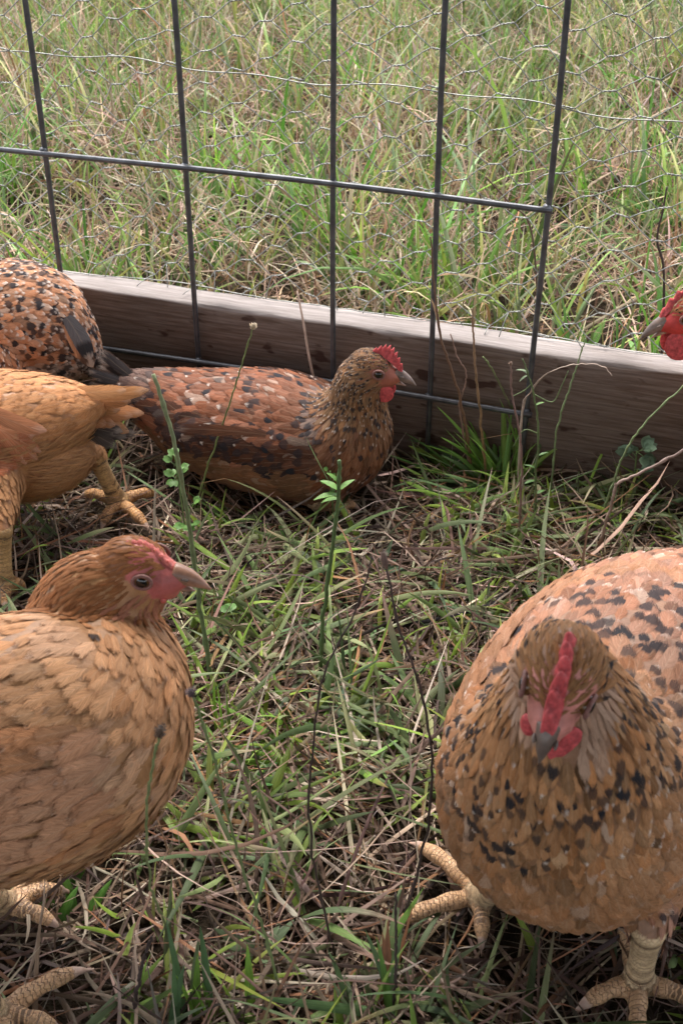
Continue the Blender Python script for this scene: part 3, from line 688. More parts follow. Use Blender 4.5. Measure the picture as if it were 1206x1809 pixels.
# 2. buff hen in the left foreground
def pal_buff(t, phi, k, X, r):
    n = len(t); f = np.clip((t-0.52)/0.26, 0, 1)
    c = lerp((0.49, 0.262, 0.132), (0.27, 0.110, 0.042), f); c = vary(c, r, 0.12)
    pl = (lump(X, 0.03, 1.7) > 0.60) & (t < 0.5); c[pl] = c[pl]*0.55+np.array([0.52, 0.33, 0.22])*0.45
    wg = (k >= 10) & (k < 20); c[wg] = c[wg]*np.array([0.95, 0.86, 0.84])
    ck = k == 20; c[ck] = c[ck]*0.4+np.array([0.38, 0.165, 0.115])*0.6
    d = np.zeros(n); hk = (t > 0.46) & (t < 0.64) & (phi > 0.25) & (X[:, 0] < -0.135); d[hk] = ((r.random(hk.sum()) < 0.35) & (lump(X[hk], 0.02, 5.0) > 0.5))*0.9
    lo = t < 0.46; d[lo] = (r.random(lo.sum()) < 0.006)*0.8
    p = (r.random(n) < 0.3)*0.25*(t < 0.6)
    return c, np.stack([d, p, np.full(n, 1.0)], 1)
hen(dict(label='golden buff hen in the left foreground looking right, small pale pink comb', heading=(0.97, 0.10, 0), fscale=1.25,
    spine=[at(-420, 1330, 0.46).tolist()+[0.03, 0.03], at(-330, 1370, 0.465).tolist()+[0.055, 0.055], at(-180, 1325, 0.47).tolist()+[0.070, 0.066], at(-20, 1325, 0.485).tolist()+[0.073, 0.069],
           at(112, 1290, 0.505).tolist()+[0.071, 0.070], at(182, 1212, 0.53).tolist()+[0.057, 0.050], at(155, 1125, 0.55).tolist()+[0.038, 0.038], at(168, 1065, 0.556).tolist()+[0.027, 0.031]],
    head=at(240, 1004, 0.560), hf=(1, -0.24, 0.0), hscale=1.16, wing=(0.10, 0.42, -0.2, 0.85), neck0=0.60, neckr=0.0215, jowl=True, voxel=0.0018, fluff=(0.16, 0.0048),
    pal=dict(under=(0.36, 0.19, 0.085), crown=(0.22, 0.08, 0.02), fn=pal_buff), facecol=(0.48, 0.135, 0.125), combmat='combpale', wattle=2.0, comb=dict(h=4.6, n=10, x0=24, x1=-6), beak=18, bw=5.0,
    legs=[dict(thigh=(0.030, 0.009), hip=at(-10, 1420, 0.52), hock=gnd(-60, 1545, 0.080), foot=gnd(8, 1600, 0.014), toes=[gnd(165, 1505, 0.010), gnd(112, 1648, 0.010), gnd(130, 1580, 0.008), gnd(-100, 1610, 0.01)]),
          dict(thigh=(0.026, 0.009), hip=at(-80, 1430, 0.46), hock=gnd(-75, 1690, 0.085), foot=gnd(-8, 1795, 0.014), toes=[gnd(165, 1714, 0.010), gnd(40, 1900, 0.010), gnd(120, 1830, 0.006), gnd(-110, 1830, 0.01)])]))

# 3. speckled hen facing the camera, right foreground
def pal_face(t, phi, k, X, r):
    c, s = speckled(t, phi, k, X, r, (0.30, 0.150, 0.098), (0.33, 0.165, 0.080), 0.36, (0.35, 0.175, 0.080), 0.22, 0.04)
    up = X[:, 2] > 0.225; br = (X[:, 2] < 0.195) & (t > 0.3)
    cl = lump(X, 0.045, 2.2); s[:, 0] *= (cl > 0.35); up2 = (X[:, 2] > 0.19) & (t < 0.5); s[up2, 0] = np.maximum(s[up2, 0], 0.9*(r.random(up2.sum()) < 0.14))
    c[br] = c[br]*0.6+np.array([0.33, 0.165, 0.075])*0.4; s[br, 0] *= 0.5*(r.random(br.sum()) < 0.25); s[br, 1] *= 0.4
    hd = k >= 20; s[hd, :2] = 0; c[hd] = vary(np.tile((0.28, 0.140, 0.062), (hd.sum(), 1)), r, 0.14); ck = k == 20; c[ck] = vary(np.tile((0.40, 0.25, 0.17), (ck.sum(), 1)), r, 0.12)
    s[:, 2] = 0.85
    return c, s
hen(dict(label='speckled hen facing the camera in the right foreground, red comb seen head on', heading=(-0.22, -0.97, 0), shank=0.0086, fscale=1.2, voxel=0.0018,
    spine=[at(1340, 1050, 0.80).tolist()+[0.03, 0.03], at(1255, 1090, 0.745).tolist()+[0.060, 0.052], at(1150, 1160, 0.66).tolist()+[0.080, 0.070], at(1080, 1260, 0.575).tolist()+[0.087, 0.080],
           at(1015, 1385, 0.50).tolist()+[0.080, 0.080], at(1000, 1370, 0.452).tolist()+[0.058, 0.056], at(1000, 1290, 0.430).tolist()+[0.040, 0.040]],
    head=at(990, 1195, 0.412), hf=(-0.30, -0.83, -0.50), hscale=1.16, hroll=(0, 0, 0.12), wing=(0.12, 0.50, -0.35, 0.75), neck0=0.66,
    pal=dict(under=(0.25, 0.13, 0.07), fn=pal_face), facecol=(0.50, 0.20, 0.17), combmat='comb', wattle=10.0, hang=-1, hornmat='horndark', comb=dict(h=12, n=6, x0=27, x1=-12, lean=0.12, th=1.25), beak=13,
    legs=[dict(hip=at(1130, 1400, 0.54), hock=gnd(1145, 1640, 0.072), foot=gnd(1125, 1735, 0.016), toes=[gnd(1010, 1795, 0.010), gnd(1120, 1880, 0.010), gnd(1260, 1800, 0.010), gnd(1090, 1640, 0.008)]),
          dict(hip=at(930, 1400, 0.52), hock=gnd(900, 1560, 0.072), foot=gnd(848, 1580, 0.016), toes=[gnd(678, 1652, 0.010), gnd(720, 1490, 0.010), gnd(850, 1690, 0.008), gnd(960, 1560, 0.01)])]))

# 4. buff hen, tail towards the middle, left edge
def pal_rear(t, phi, k, X, r):
    n = len(t); c = vary(np.tile((0.41, 0.195, 0.085), (n, 1)), r, 0.12)
    lw = X[:, 2] < 0.13; c[lw] = c[lw]*0.5+np.array([0.36, 0.20, 0.10])*0.5
    wg = (k >= 10) & (k < 20); c[wg] = vary(np.tile((0.36, 0.13, 0.065), (wg.sum(), 1)), r, 0.1)
    return c, np.stack([np.zeros(n), np.full(n, 0.1), np.full(n, 1.0)], 1)
tb = at(120, 720, 0.95)
rear_tail = []
q4 = [(at(-55+3*k, 705+10*k, 0.895), at(60, 772, 0.925)-at(-60, 705+10*k, 0.905), (0, -0.8, 0.5), 0.070-0.004*k, 0.016, np.array([(0.36+0.02*(k % 2), 0.150, 0.075)]), np.array([(0, 0.15, 0.3)]), 3.0-0.25*k) for k in range(7)]
for px, py, L0, cc in ((258, 690, 0.085, (0.42, 0.20, 0.085)), (245, 705, 0.08, (0.38, 0.17, 0.07)), (235, 720, 0.075, (0.40, 0.19, 0.08)), (245, 735, 0.075, (0.36, 0.16, 0.07)), (228, 748, 0.07, (0.42, 0.21, 0.10)),
                     (215, 752, 0.06, (0.33, 0.15, 0.07)), (232, 768, 0.06, (0.06, 0.045, 0.04)), (222, 778, 0.055, (0.05, 0.04, 0.035)), (205, 784, 0.055, (0.08, 0.06, 0.05))):
    for rep in range(3):
        tip = at(px+r0.normal(0, 9)-8*rep, py+r0.normal(0, 5), 0.93+0.02*r0.random()+0.008*rep); b = tb+np.array([0, 0, (735-py)*0.00025])+r0.normal(0, 0.002, 3); d = tip-b
        rear_tail.append((b, d, (0.15*r0.normal(), -0.8, 0.6), float(np.linalg.norm(d)), 0.016, np.array([np.array(cc)*r0.uniform(0.85, 1.1)]), np.array([(0.0, 0.15, 0.7)])))
hen(dict(label='golden buff hen at the left edge, tail pointing right over a yellow foot', heading=(-0.98, -0.1, 0), fscale=1.0,
    spine=[at(170, 715, 0.95).tolist()+[0.012, 0.012], at(115, 732, 0.95).tolist()+[0.034, 0.031], at(40, 752, 0.948).tolist()+[0.052, 0.048], at(-50, 768, 0.945).tolist()+[0.062, 0.058], at(-160, 775, 0.94).tolist()+[0.064, 0.062],
           at(-240, 740, 0.92).tolist()+[0.05, 0.05], at(-270, 660, 0.92).tolist()+[0.035, 0.035]],
    head=at(-310, 580, 0.915), hf=(-1, 0, -0.1), wing=(0.30, 0.6, -0.55, 0.35), neck0=0.7,
    bulges=[(at(40, 803, 0.94), (0.062, 0.042, 0.042), 0.22)], fluff=(0.13, 0.0042), quills=q4,
    pal=dict(under=(0.33, 0.16, 0.07), fn=pal_rear), tail=rear_tail, legcol=(0.52, 0.33, 0.15),
    legs=[dict(hip=at(110, 770, 0.975), hock=gnd(163, 795, 0.088), foot=gnd(210, 888, 0.018), toes=[gnd(178, 945, 0.010), gnd(268, 948, 0.010), gnd(285, 880, 0.010), gnd(140, 882, 0.010)], thigh=(0.022, 0.009)),
          dict(hip=at(-10, 800, 0.925), hock=gnd(2, 935, 0.075), foot=gnd(8, 1040, 0.016), toes=[gnd(50, 1045, 0.01), gnd(15, 1090, 0.01), gnd(-60, 1080, 0.01), gnd(-30, 1010, 0.01)], thigh=(0.024, 0.009))]))

# 5. speckled hen behind it, rump to the right
def pal_ul(t, phi, k, X, r):
    c, s = speckled(t, phi, k, X, r, (0.42, 0.205, 0.115), (0.40, 0.21, 0.115), 0.50, (0.40, 0.2, 0.1), 0.8); s[:, 2] = 0.7
    low = X[:, 2] < 0.12; c[low] = c[low]*0.4+np.array([0.35, 0.30, 0.27])*0.6
    return c, s
q5 = []
for k in range(2):
    b = at(118+2*k, 560+14*k, 1.062); tip = at(170-7*k, 612+14*k, 1.085); d = tip-b
    q5.append((b, d, (0.1, -0.95, 0.3), 0.045, 0.020, np.array([((0.12, 0.12, 0.13), (0.44, 0.23, 0.13))[k % 2]]), np.array([((0.9, 0.8)[k % 2], 0.5, 0.6)]), 2.5))
hen(dict(label='orange and black speckled hen at upper left by the board, head out of view', heading=(-0.96, 0.1, 0), fscale=0.85,
    spine=[at(150, 640, 1.13).tolist()+[0.020, 0.022], at(118, 615, 1.128).tolist()+[0.038, 0.038], at(75, 588, 1.125).tolist()+[0.054, 0.056], at(40, 575, 1.12).tolist()+[0.062, 0.064], at(-50, 580, 1.11).tolist()+[0.064, 0.064],
           at(-120, 570, 1.10).tolist()+[0.05, 0.05], at(-160, 510, 1.10).tolist()+[0.035, 0.035]],
    head=at(-200, 440, 1.10), hf=(-1, 0, -0.2), wing=(0.24, 0.6, -0.35, 0.5), neck0=0.7, quills=q5,
    tail=fan(at(165, 640, 1.12), (0.9, 0, -0.35), 5, 0.03, 0.016, (0, 1, 0), -0.4, 0.5, [(0.3, 0.26, 0.24), (0.06, 0.05, 0.05)], [(0, 0.6, 0.8)], r0, (0.1, -0.9, 0.4)),
    pal=dict(under=(0.30, 0.16, 0.09), fn=pal_ul),
    legs=[dict(hip=at(10, 640, 1.12), hock=at(60, 760, 1.12), foot=gnd(50, 775, 0.016), toes=[gnd(0, 800, 0.01), gnd(60, 815, 0.01), gnd(-40, 770, 0.01)]),
          dict(hip=at(-30, 640, 1.08), hock=at(-40, 780, 1.08), foot=gnd(-60, 805, 0.016), toes=[gnd(-110, 830, 0.01), gnd(-60, 850, 0.01), gnd(-140, 800, 0.01)])]))

# 6. red faced hen at the right edge
def pal_r(t, phi, k, X, r):
    return speckled(t, phi, k, X, r, (0.40, 0.19, 0.09), (0.42, 0.20, 0.085), 0.2, (0.40, 0.18, 0.08), 0.3)
hen(dict(label='red faced hen at the right edge, only her head in view', heading=(-0.9, 0.3, 0),
    spine=[at(1640, 690, 0.86).tolist()+[0.02, 0.02], at(1560, 720, 0.88).tolist()+[0.045, 0.045], at(1450, 750, 0.90).tolist()+[0.066, 0.062], at(1385, 780, 0.92).tolist()+[0.068, 0.065], at(1345, 750, 0.935).tolist()+[0.050, 0.052],
           at(1345, 670, 0.94).tolist()+[0.034, 0.034], at(1315, 610, 0.945).tolist()+[0.025, 0.025]],
    head=at(1222, 548, 0.950), hf=(-1, -0.12, -0.42), hscale=1.15, neck0=0.64,
    pal=dict(under=(0.3, 0.14, 0.07), fn=pal_r), facecol=(0.46, 0.045, 0.04), wattle=15, comb=dict(h=10, n=6, x0=27, x1=-14), hornmat='horndark',
    legs=[dict(hip=at(1400, 820, 0.93), hock=gnd(1410, 900, 0.07), foot=gnd(1390, 930, 0.016), toes=[gnd(1300, 960, 0.01), gnd(1330, 900, 0.01), gnd(1350, 1000, 0.01), gnd(1440, 920, 0.01)]),
          dict(hip=at(1430, 830, 0.87), hock=gnd(1440, 960, 0.07), foot=gnd(1430, 1000, 0.016), toes=[gnd(1350, 1040, 0.01), gnd(1360, 980, 0.01), gnd(1420, 1070, 0.01), gnd(1490, 990, 0.01)])]))

# ------------------------------------------------------------------ grass
def blades(P, head, L, W, lean, curl, col, tipcol=None, ns=6, twist=0.0, keel=0.18, wpow=1.0, kink=None):
    """P n*3 roots; head azimuth; lean angle from vertical at the root; curl extra angle gained to the tip"""
    n = len(P); P = np.asarray(P, float)
    u = np.linspace(0, 1, ns+1); du = 1/ns
    hx = np.cos(head); hy = np.sin(head)
    ang = lean[:, None]+curl[:, None]*u[None]**1.2
    if kink is not None:
        kp, ka = kink; ang = ang+ka[:, None]*(u[None] > kp[:, None])
    az = head[:, None]+twist*rng.normal(0, 1, n)[:, None]*u[None]
    st = L[:, None]*du; dx = np.sin(ang)*np.cos(az)*st; dy = np.sin(ang)*np.sin(az)*st; dz = np.cos(ang)*st
    X = np.zeros((n, ns+1, 3)); X[:, 1:, 0] = np.cumsum(dx[:, :-1], 1); X[:, 1:, 1] = np.cumsum(dy[:, :-1], 1); X[:, 1:, 2] = np.cumsum(dz[:, :-1], 1)
    X += P[:, None]
    X[..., 2] = np.where(X[..., 2] < 0.002, 0.002+0.15*np.abs(X[..., 2]), X[..., 2])
    T = nrm(np.gradient(X, axis=1)); roll = rng.uniform(-0.9, 0.9, n)[:, None]+twist*2*rng.normal(0, 1, n)[:, None]*u[None]
    sd = np.stack([-np.sin(az), np.cos(az), np.zeros_like(az)], -1); nn = np.cross(T, sd)
    sd2 = nrm(sd*np.cos(roll)[..., None]+nn*np.sin(roll)[..., None]); n2 = np.cross(sd2, T)
    wp = (1-u**2.2)**0.8*(0.6+0.4*np.minimum(1, u*4)); wp[-1] = 0.04; wp = wp**wpow
    hw = (W[:, None]/2*wp[None])[..., None]
    V = np.stack([X-sd2*hw+n2*hw*keel*2, X, X+sd2*hw+n2*hw*keel*2], 2)
    fu = np.zeros((n, ns+1, 3, 3)); fu[..., 0] = u[None, :, None]; fu[..., 1] = np.array([-1, 0, 1]); fu[..., 2] = rng.random(n)[:, None, None]
    c = np.broadcast_to(col, (n, 3)); tc = c if tipcol is None else np.broadcast_to(tipcol, (n, 3))
    f = np.clip((u-0.45)/0.55, 0, 1)[None, :, None, None]
    cc = c[:, None, None]*(1-f)+tc[:, None, None]*f; cc = np.broadcast_to(cc, V.shape)
    base = np.arange(n)[:, None, None]*(ns+1)*3; i = np.arange(ns)[None, :, None]*3; j = np.arange(2)[None, None]; a = base+i+j
    F = np.stack([a, a+1, a+4, a+3], -1).reshape(-1, 4)
    return V.reshape(-1, 3), F, fu.reshape(-1, 3), np.concatenate([cc.reshape(-1, 3), np.ones((cc.size//3, 1))], 1)
class Turf:
    def __init__(s): s.V = []; s.F = []; s.fu = []; s.c = []; s.n = 0
    def add(s, *a, **k):
        V, F, fu, c = blades(*a, **k); s.V.append(V); s.F.append(F+s.n); s.n += len(V); s.fu.append(fu); s.c.append(c)
    def build(s, name, mat, label, cat='grass'):
        o = npmesh(name, np.vstack(s.V), np.vstack(s.F), mat, None, {'col': np.vstack(s.c), 'fu': np.vstack(s.fu)})
        tag(o, label, cat, kind='stuff'); return o
OB = np.array(OBST)
def clear(P, grow=0.0, keep=0.12):
    d = np.hypot(P[:, None, 0]-OB[None, :, 0], P[:, None, 1]-OB[None, :, 1])-OB[None, :, 2]-grow
    return (d.min(1) > 0) | (rng.random(len(P)) < keep)
GREEN = np.array([(0.100, 0.150, 0.026), (0.060, 0.115, 0.030), (0.140, 0.190, 0.030), (0.060, 0.100, 0.050), (0.16, 0.20, 0.05), (0.085, 0.125, 0.065)])
DRY = np.array([(0.34, 0.24, 0.16), (0.42, 0.32, 0.22), (0.24, 0.145, 0.10), (0.36, 0.25, 0.19), (0.18, 0.11, 0.075), (0.30, 0.16, 0.08), (0.48, 0.39, 0.30)])
THATCH = np.array([(0.19, 0.125, 0.090), (0.32, 0.235, 0.175), (0.11, 0.064, 0.045), (0.065, 0.040, 0.030), (0.48, 0.38, 0.30), (0.22, 0.11, 0.055)])
COOL = np.array([(0.085, 0.125, 0.035), (0.065, 0.095, 0.040), (0.105, 0.130, 0.060), (0.13, 0.19, 0.030), (0.060, 0.085, 0.028), (0.15, 0.165, 0.075)])
LUSH = np.array([(0.17, 0.26, 0.055), (0.11, 0.19, 0.045), (0.27, 0.30, 0.08), (0.15, 0.20, 0.09), (0.36, 0.33, 0.12), (0.22, 0.25, 0.13)])
def pick(A, n, p=None, a=0.2):
    c = A[rng.choice(len(A), n, p=p)]; return np.clip(c*(1+rng.normal(0, a, (n, 1)))*(1+rng.normal(0, 0.06, (n, 3))), 0.005, 0.8)
def field(n, x0, x1, y0, y1, outside, margin=0.0):
    X = rng.uniform(x0, x1, n*2); Y = rng.uniform(y0, y1, n*2); P = np.stack([X, Y, np.zeros(n*2)], 1)
    s = side_of(P); P = P[(s > 0.040+margin) if outside else (s < -0.004-margin)]; return P[:n]
def inview(P, m=0.22):
    dep = P[:, 1]*math.cos(PITCH)+CAM_H*math.sin(PITCH); return np.abs(P[:, 0]) < dep*0.275+m
def lumps(P, s, seed): return 0.5+0.25*(np.sin(P[:, 0]/s*1.7+seed+np.sin(P[:, 1]/s*1.3+seed)*1.6)+np.sin(P[:, 1]/s*1.9+P[:, 0]/s*1.1+seed*2+np.sin(P[:, 0]/s*0.9)*1.7))

# inside the pen: pressed hay, and green blades lying across it
t = Turf()
P = field(16500, -0.62, 0.62, 0.16, 1.32, False); P = P[inview(P)]; P = P[clear(P, 0, 0.35)]; n = len(P); P[:, 2] = rng.uniform(-0.002, 0.016, n)*lumps(P, 0.05, 1)
bare = lumps(P, 0.09, 4.0)
t.add(P, rng.uniform(0, 2*math.pi, n), rng.gamma(4, 0.015, n)+0.015, rng.uniform(0.0011, 0.0042, n), rng.uniform(1.15, 1.75, n), rng.normal(0, 0.45, n), pick(THATCH, n, [0.24, 0.2, 0.2, 0.14, 0.1, 0.12], a=0.28), ns=5, twist=0.35, kink=(rng.uniform(0.3, 0.8, n), rng.normal(0, 0.35, n)))
P = field(4200, -0.62, 0.62, 0.16, 1.32, False); P = P[inview(P)]; P = P[clear(P, 0.004, 0.05)]; n = len(P)   # upright wispy bits
t.add(P, rng.uniform(0, 2*math.pi, n), rng.uniform(0.02, 0.07, n), rng.uniform(0.0006, 0.0016, n), rng.uniform(0.2, 1.2, n), rng.normal(0.7, 0.7, n), pick(THATCH, n, a=0.3), ns=6, twist=0.5)
t.build('dry_thatch', M['dry'], 'brown and straw coloured dead grass pressed on the pen floor', 'dry grass')
t = Turf()
P = field(14500, -0.62, 0.62, 0.16, 1.32, False); P = P[inview(P)]; P = P[clear(P, 0.016, 0.0)]
q = lumps(P, 0.06, 2.0); bp = gnd(560, 1640); hole = np.exp(-((P[:, 0]-bp[0])**2+(P[:, 1]-bp[1])**2)/0.055**2); P = P[rng.random(len(P)) < (0.06+1.25*np.clip(q-0.30, 0, 1))*(1-0.8*hole)]; n = len(P); P[:, 2] = rng.uniform(0, 0.012, n)
g1 = pick(COOL, n, a=0.3)*1.6; dead = rng.random(n) < 0.2; tip = g1.copy(); tip[dead] = pick(DRY, dead.sum())
t.add(P, rng.uniform(0, 2*math.pi, n), rng.gamma(5, 0.0095, n)+0.018, rng.uniform(0.0026, 0.0070, n), rng.uniform(0.7, 1.55, n), rng.normal(0.45, 0.4, n), g1, tip, ns=7, twist=0.25)
P = field(6500, -0.62, 0.62, 0.16, 1.32, False); P = P[inview(P)]; P = P[clear(P, 0.022, 0.0)]; q = lumps(P, 0.07, 5.0); bp = gnd(560, 1640); P = P[(rng.random(len(P)) < 0.1+1.1*np.clip(q-0.3, 0, 1)) & (np.hypot(P[:, 0]-bp[0], P[:, 1]-bp[1]) > 0.06)]; n = len(P)     # fresh upright blades
t.add(P, rng.uniform(0, 2*math.pi, n), rng.uniform(0.022, 0.058, n), rng.uniform(0.0026, 0.0060, n), rng.uniform(0.2, 1.3, n), rng.normal(0.6, 0.4, n), pick(GREEN[[0, 2, 4]], n, a=0.25)*1.9, ns=7, twist=0.2)
t.build('grass', M['grass'], 'short green grass growing inside the pen', 'grass')
# meadow outside
t = Turf(); td = Turf()
for (n0, y0, y1, xm, dens) in ((50000, 1.0, 3.7, 1.6, 1), (12000, 3.5, 7.5, 3.2, 0)):
    P = field(n0, -xm, xm, y0, y1, True); P = P[inview(P, 0.35 if dens else 1.2)]; g0 = lumps(P, 0.10, 6.6); P = P[rng.random(len(P)) < np.clip(0.15+2.6*(g0-0.22), 0.10, 1)]; n = len(P)
    q = lumps(P, 0.16, 0.7); h = (0.55+0.75*q)*(1 if dens else 1.15)
    near = np.clip((side_of(P)-0.03)/0.25, 0.35, 1)
    hd = rng.uniform(0, 2*math.pi, n)+0.0; L = (rng.gamma(5, 0.021, n)+0.030)*h*near
    q2 = lumps(P, 0.11, 3.3); gr = rng.random(n) < np.clip(0.22+1.1*(q2-0.18), 0.12, 0.9)
    g1 = pick(LUSH, n, [0.26, 0.2, 0.16, 0.16, 0.08, 0.14], a=0.22)*1.1; dead = rng.random(n) < 0.3; tip = g1.copy(); tip[dead] = pick(DRY, dead.sum())
    Wd = rng.uniform(0.0024, 0.0074, n)*(1 if dens else 1.7); ln = rng.uniform(0.02, 0.75, n); cu = np.abs(rng.normal(0.75, 0.55, n))
    fresh = (lumps(P, 0.13, 8.1) > 0.72)[gr, None]; g1 = g1.copy(); g1[gr] = np.where(fresh, g1[gr]*np.array([0.85, 1.25, 0.7]), g1[gr])
    t.add(P[gr], hd[gr], L[gr], Wd[gr], ln[gr], cu[gr], g1[gr], tip[gr], ns=6 if dens else 4, twist=0.2)
    d = ~gr; m = d.sum()
    td.add(P[d], hd[d], L[d]*1.0, Wd[d]*0.6, ln[d]*1.4, cu[d]*1.1, pick(DRY, m, [0.2, 0.27, 0.06, 0.2, 0.03, 0.06, 0.18], a=0.22)*1.2, ns=6 if dens else 4, twist=0.4, kink=(rng.uniform(0.3, 0.8, m), rng.normal(0, 0.5, m)))
P = field(16000, -1.4, 1.4, 1.0, 3.6, True); P = P[inview(P)]; n = len(P); P[:, 2] = rng.uniform(0, 0.03, n)
td.add(P, rng.uniform(0, 2*math.pi, n), rng.uniform(0.05, 0.16, n), rng.uniform(0.001, 0.0024, n), rng.uniform(0.9, 1.6, n), rng.normal(0.2, 0.5, n), pick(DRY, n, a=0.25), ns=5, twist=0.4)
t.build('meadow_grass', M['grass'], 'long green and yellow grass of the meadow beyond the fence', 'grass')
td.build('dead_meadow_grass', M['dry'], 'pale dead stalks tangled in the meadow beyond the fence', 'dry grass')

def rosettes(n, outside, L, W, cols, label, x, y0, y1, seed):
    t = Turf(); P = field(n, -x, x, y0, y1, outside, 0.03); P = P[inview(P)]; P = P[clear(P, 0.03, 0.0)] if not outside else P; k = 6; Q = np.repeat(P, k, 0); m = len(Q)
    t.add(Q, rng.uniform(0, 2*math.pi, m), rng.uniform(0.6, 1.1, m)*L, rng.uniform(0.6, 1.1, m)*W, rng.uniform(0.6, 1.5, m), rng.normal(0.3, 0.25, m), np.repeat(pick(np.array(cols), len(P), a=0.15), k, 0), ns=8, twist=0.08, keel=0.12, wpow=0.8)
    t.build('broadleaf_weeds', M['leaf'], label, 'weeds')
rosettes(230, True, 0.080, 0.0150, [(0.10, 0.24, 0.04), (0.13, 0.28, 0.05), (0.10, 0.18, 0.07)], 'low broad leaved weeds growing among the meadow grass', 1.2, 1.1, 3.4, 1)
rosettes(120, False, 0.032, 0.0095, [(0.08, 0.18, 0.045), (0.12, 0.24, 0.05), (0.12, 0.18, 0.10)], 'small lance leaved weeds scattered over the pen floor', 0.6, 0.2, 1.25, 2)
# ------------------------------------------------------------------ single stalks, weeds and tufts
def ptsY(pts):
    """pts: (px, py, dy) from the root up; the root stands on the ground, the others dy nearer or farther"""
    g0 = gnd(pts[0][0], pts[0][1], 0.004); return np.array([g0]+[at(a, b, g0[1]+c) for a, b, c in pts[1:]])
def leafy(m, base, d, n_, L, W, col, ns=8, fold=0.18, droop=0.3):
    """a lance shaped leaf with a keel"""
    d = nrm(d); n_ = nrm(np.asarray(n_, float)-np.dot(n_, d)*d); sd = np.cross(d, n_); u = np.linspace(0, 1, ns)
    hw = W/2*np.sin(np.pi*np.clip(0.06+0.94*u, 0, 1))**0.8; hw[-1] = W*0.02
    mid = base+np.outer(u*L, d)-np.outer(droop*L*u**2, n_)
    V = np.stack([mid-np.outer(hw, sd)+np.outer(hw*fold*2, n_), mid, mid+np.outer(hw, sd)+np.outer(hw*fold*2, n_)], 1).reshape(-1, 3)
    i = np.arange(ns-1)[:, None]*3; j = np.arange(2)[None]; a = i+j; m.add(V, np.stack([a, a+1, a+4, a+3], -1).reshape(-1, 4), col)
STK = (0.20, 0.27, 0.10)
def stalk(name, label, cat, pts, r0_, r1_, col, head=None, headcol=(0.16, 0.10, 0.07), group=None, tipcol=None, leaves=None, branches=None, flat=1.0, seed=1):
    r = np.random.default_rng(seed); P = ptsY(pts); q = crom(P, 40); n = len(q); q[1:-1] += r.normal(0, 0.0004, (n-2, 3))
    root = empty(name, P[0]); tag(root, label, cat, group); O = np.array(root.location)
    f = np.linspace(0, 1, n); R = r0_*(1-f)+r1_*f; R = R*(1+0.5*np.exp(-((f*4 % 1)-0.5)**2/0.002)*(r0_ > 0.0007))
    V, F = tube(q, R, 7, flat); c = np.tile(col, (len(V), 1)).astype(float)
    if tipcol is not None:
        ff = np.clip(np.linalg.norm(V-P[0], axis=1)/np.linalg.norm(P[-1]-P[0]), 0, 1)[:, None]; c = c*(1-ff)+np.array(tipcol)*ff
    m = MB(); m.add(V, F, c); m.build('stem', M['stem'], root, O)
    if head:
        L, W = head; m = MB(); T = nrm(q[-1]-q[-5])
        a2 = nrm(np.cross(T, (0.2, 0.9, 0.1))); a3 = np.cross(T, a2)
        m.add(*ellipsoid(q[-1]+T*L*0.3, (a2, a3, T), (W*0.36, W*0.36, L*0.5), 10, 8), headcol)
        for k in range(46):       # bracts
            z = r.uniform(-0.45, 0.5); a = r.uniform(0, 6.28); o = math.sqrt(max(0, 1-(2*z)**2)); p = q[-1]+T*L*(0.3+z)+(a2*math.cos(a)+a3*math.sin(a))*W*0.36*o
            d = nrm(T*0.8+(a2*math.cos(a)+a3*math.sin(a))); leafy(m, p, d, T, W*r.uniform(0.18, 0.35), W*0.13, np.array(headcol)*r.uniform(0.6, 2.2), 4)
        m.build('seed_head', M['stem'], root, O)
    for f_, L, W, az, el, cc in (leaves or []):
        k = int(f_*(n-1)); d = np.array([math.cos(az)*math.cos(el), math.sin(az)*math.cos(el), math.sin(el)]); m = MB(); leafy(m, q[k], d, (-0.3*math.cos(az), -0.3*math.sin(az), 1), L, W, cc); m.build('leaf', M['leaf_attr'], root, O)
    for f_, ps in (branches or []):
        k = int(f_*(n-1)); pp = np.array([q[k]]+[at(a, b, q[k][1]+c_) for a, b, c_ in ps]); m = MB(); m.add(*tube(crom(pp, 16), np.linspace(r0_*0.6, r0_*0.35, 16), 6), col); m.build('branch', M['stem'], root, O)
    return root
def mat_leaf2():
    m, nt, b = new_mat('leaf_attr', 0.5, 0.35); g = G(nt); tc = g.n('ShaderNodeTexCoord').outputs['Object']; nz = g.noise(tc, 220, 3)
    c = g.mix(1.0, g.attr('col'), g.ramp(nz, [(0.3, (0.72,)*3), (0.7, (1.22,)*3)]), 'MULTIPLY'); nt.links.new(c, b.inputs['Base Color']); nt.links.new(g.bump(nz, 0.5, 0.0006), b.inputs['Normal'])
    tr = g.n('ShaderNodeBsdfTranslucent'); nt.links.new(c, tr.inputs[0]); mx = g.n('ShaderNodeMixShader'); mx.inputs[0].default_value = 0.28
    nt.links.new(b.outputs[0], mx.inputs[1]); nt.links.new(tr.outputs[0], mx.inputs[2]); nt.links.new(mx.outputs[0], nt.nodes['Material Output'].inputs[0]); return m
M['leaf_attr'] = mat_leaf2()
LG = (0.13, 0.26, 0.05); LG2 = (0.09, 0.18, 0.05); DKB = (0.055, 0.036, 0.032); TAN = (0.34, 0.24, 0.17); PGR = (0.20, 0.26, 0.12)
stalk('grass_stalk', 'thick green cut stalk leaning left in front of the sitting hen', 'grass stalk', [(376, 1215, 0), (352, 1060, 0.0), (330, 900, 0.01), (305, 770, 0.02), (271, 661, 0.03)], 0.0018, 0.0014, (0.10, 0.15, 0.06), tipcol=(0.17, 0.20, 0.10))
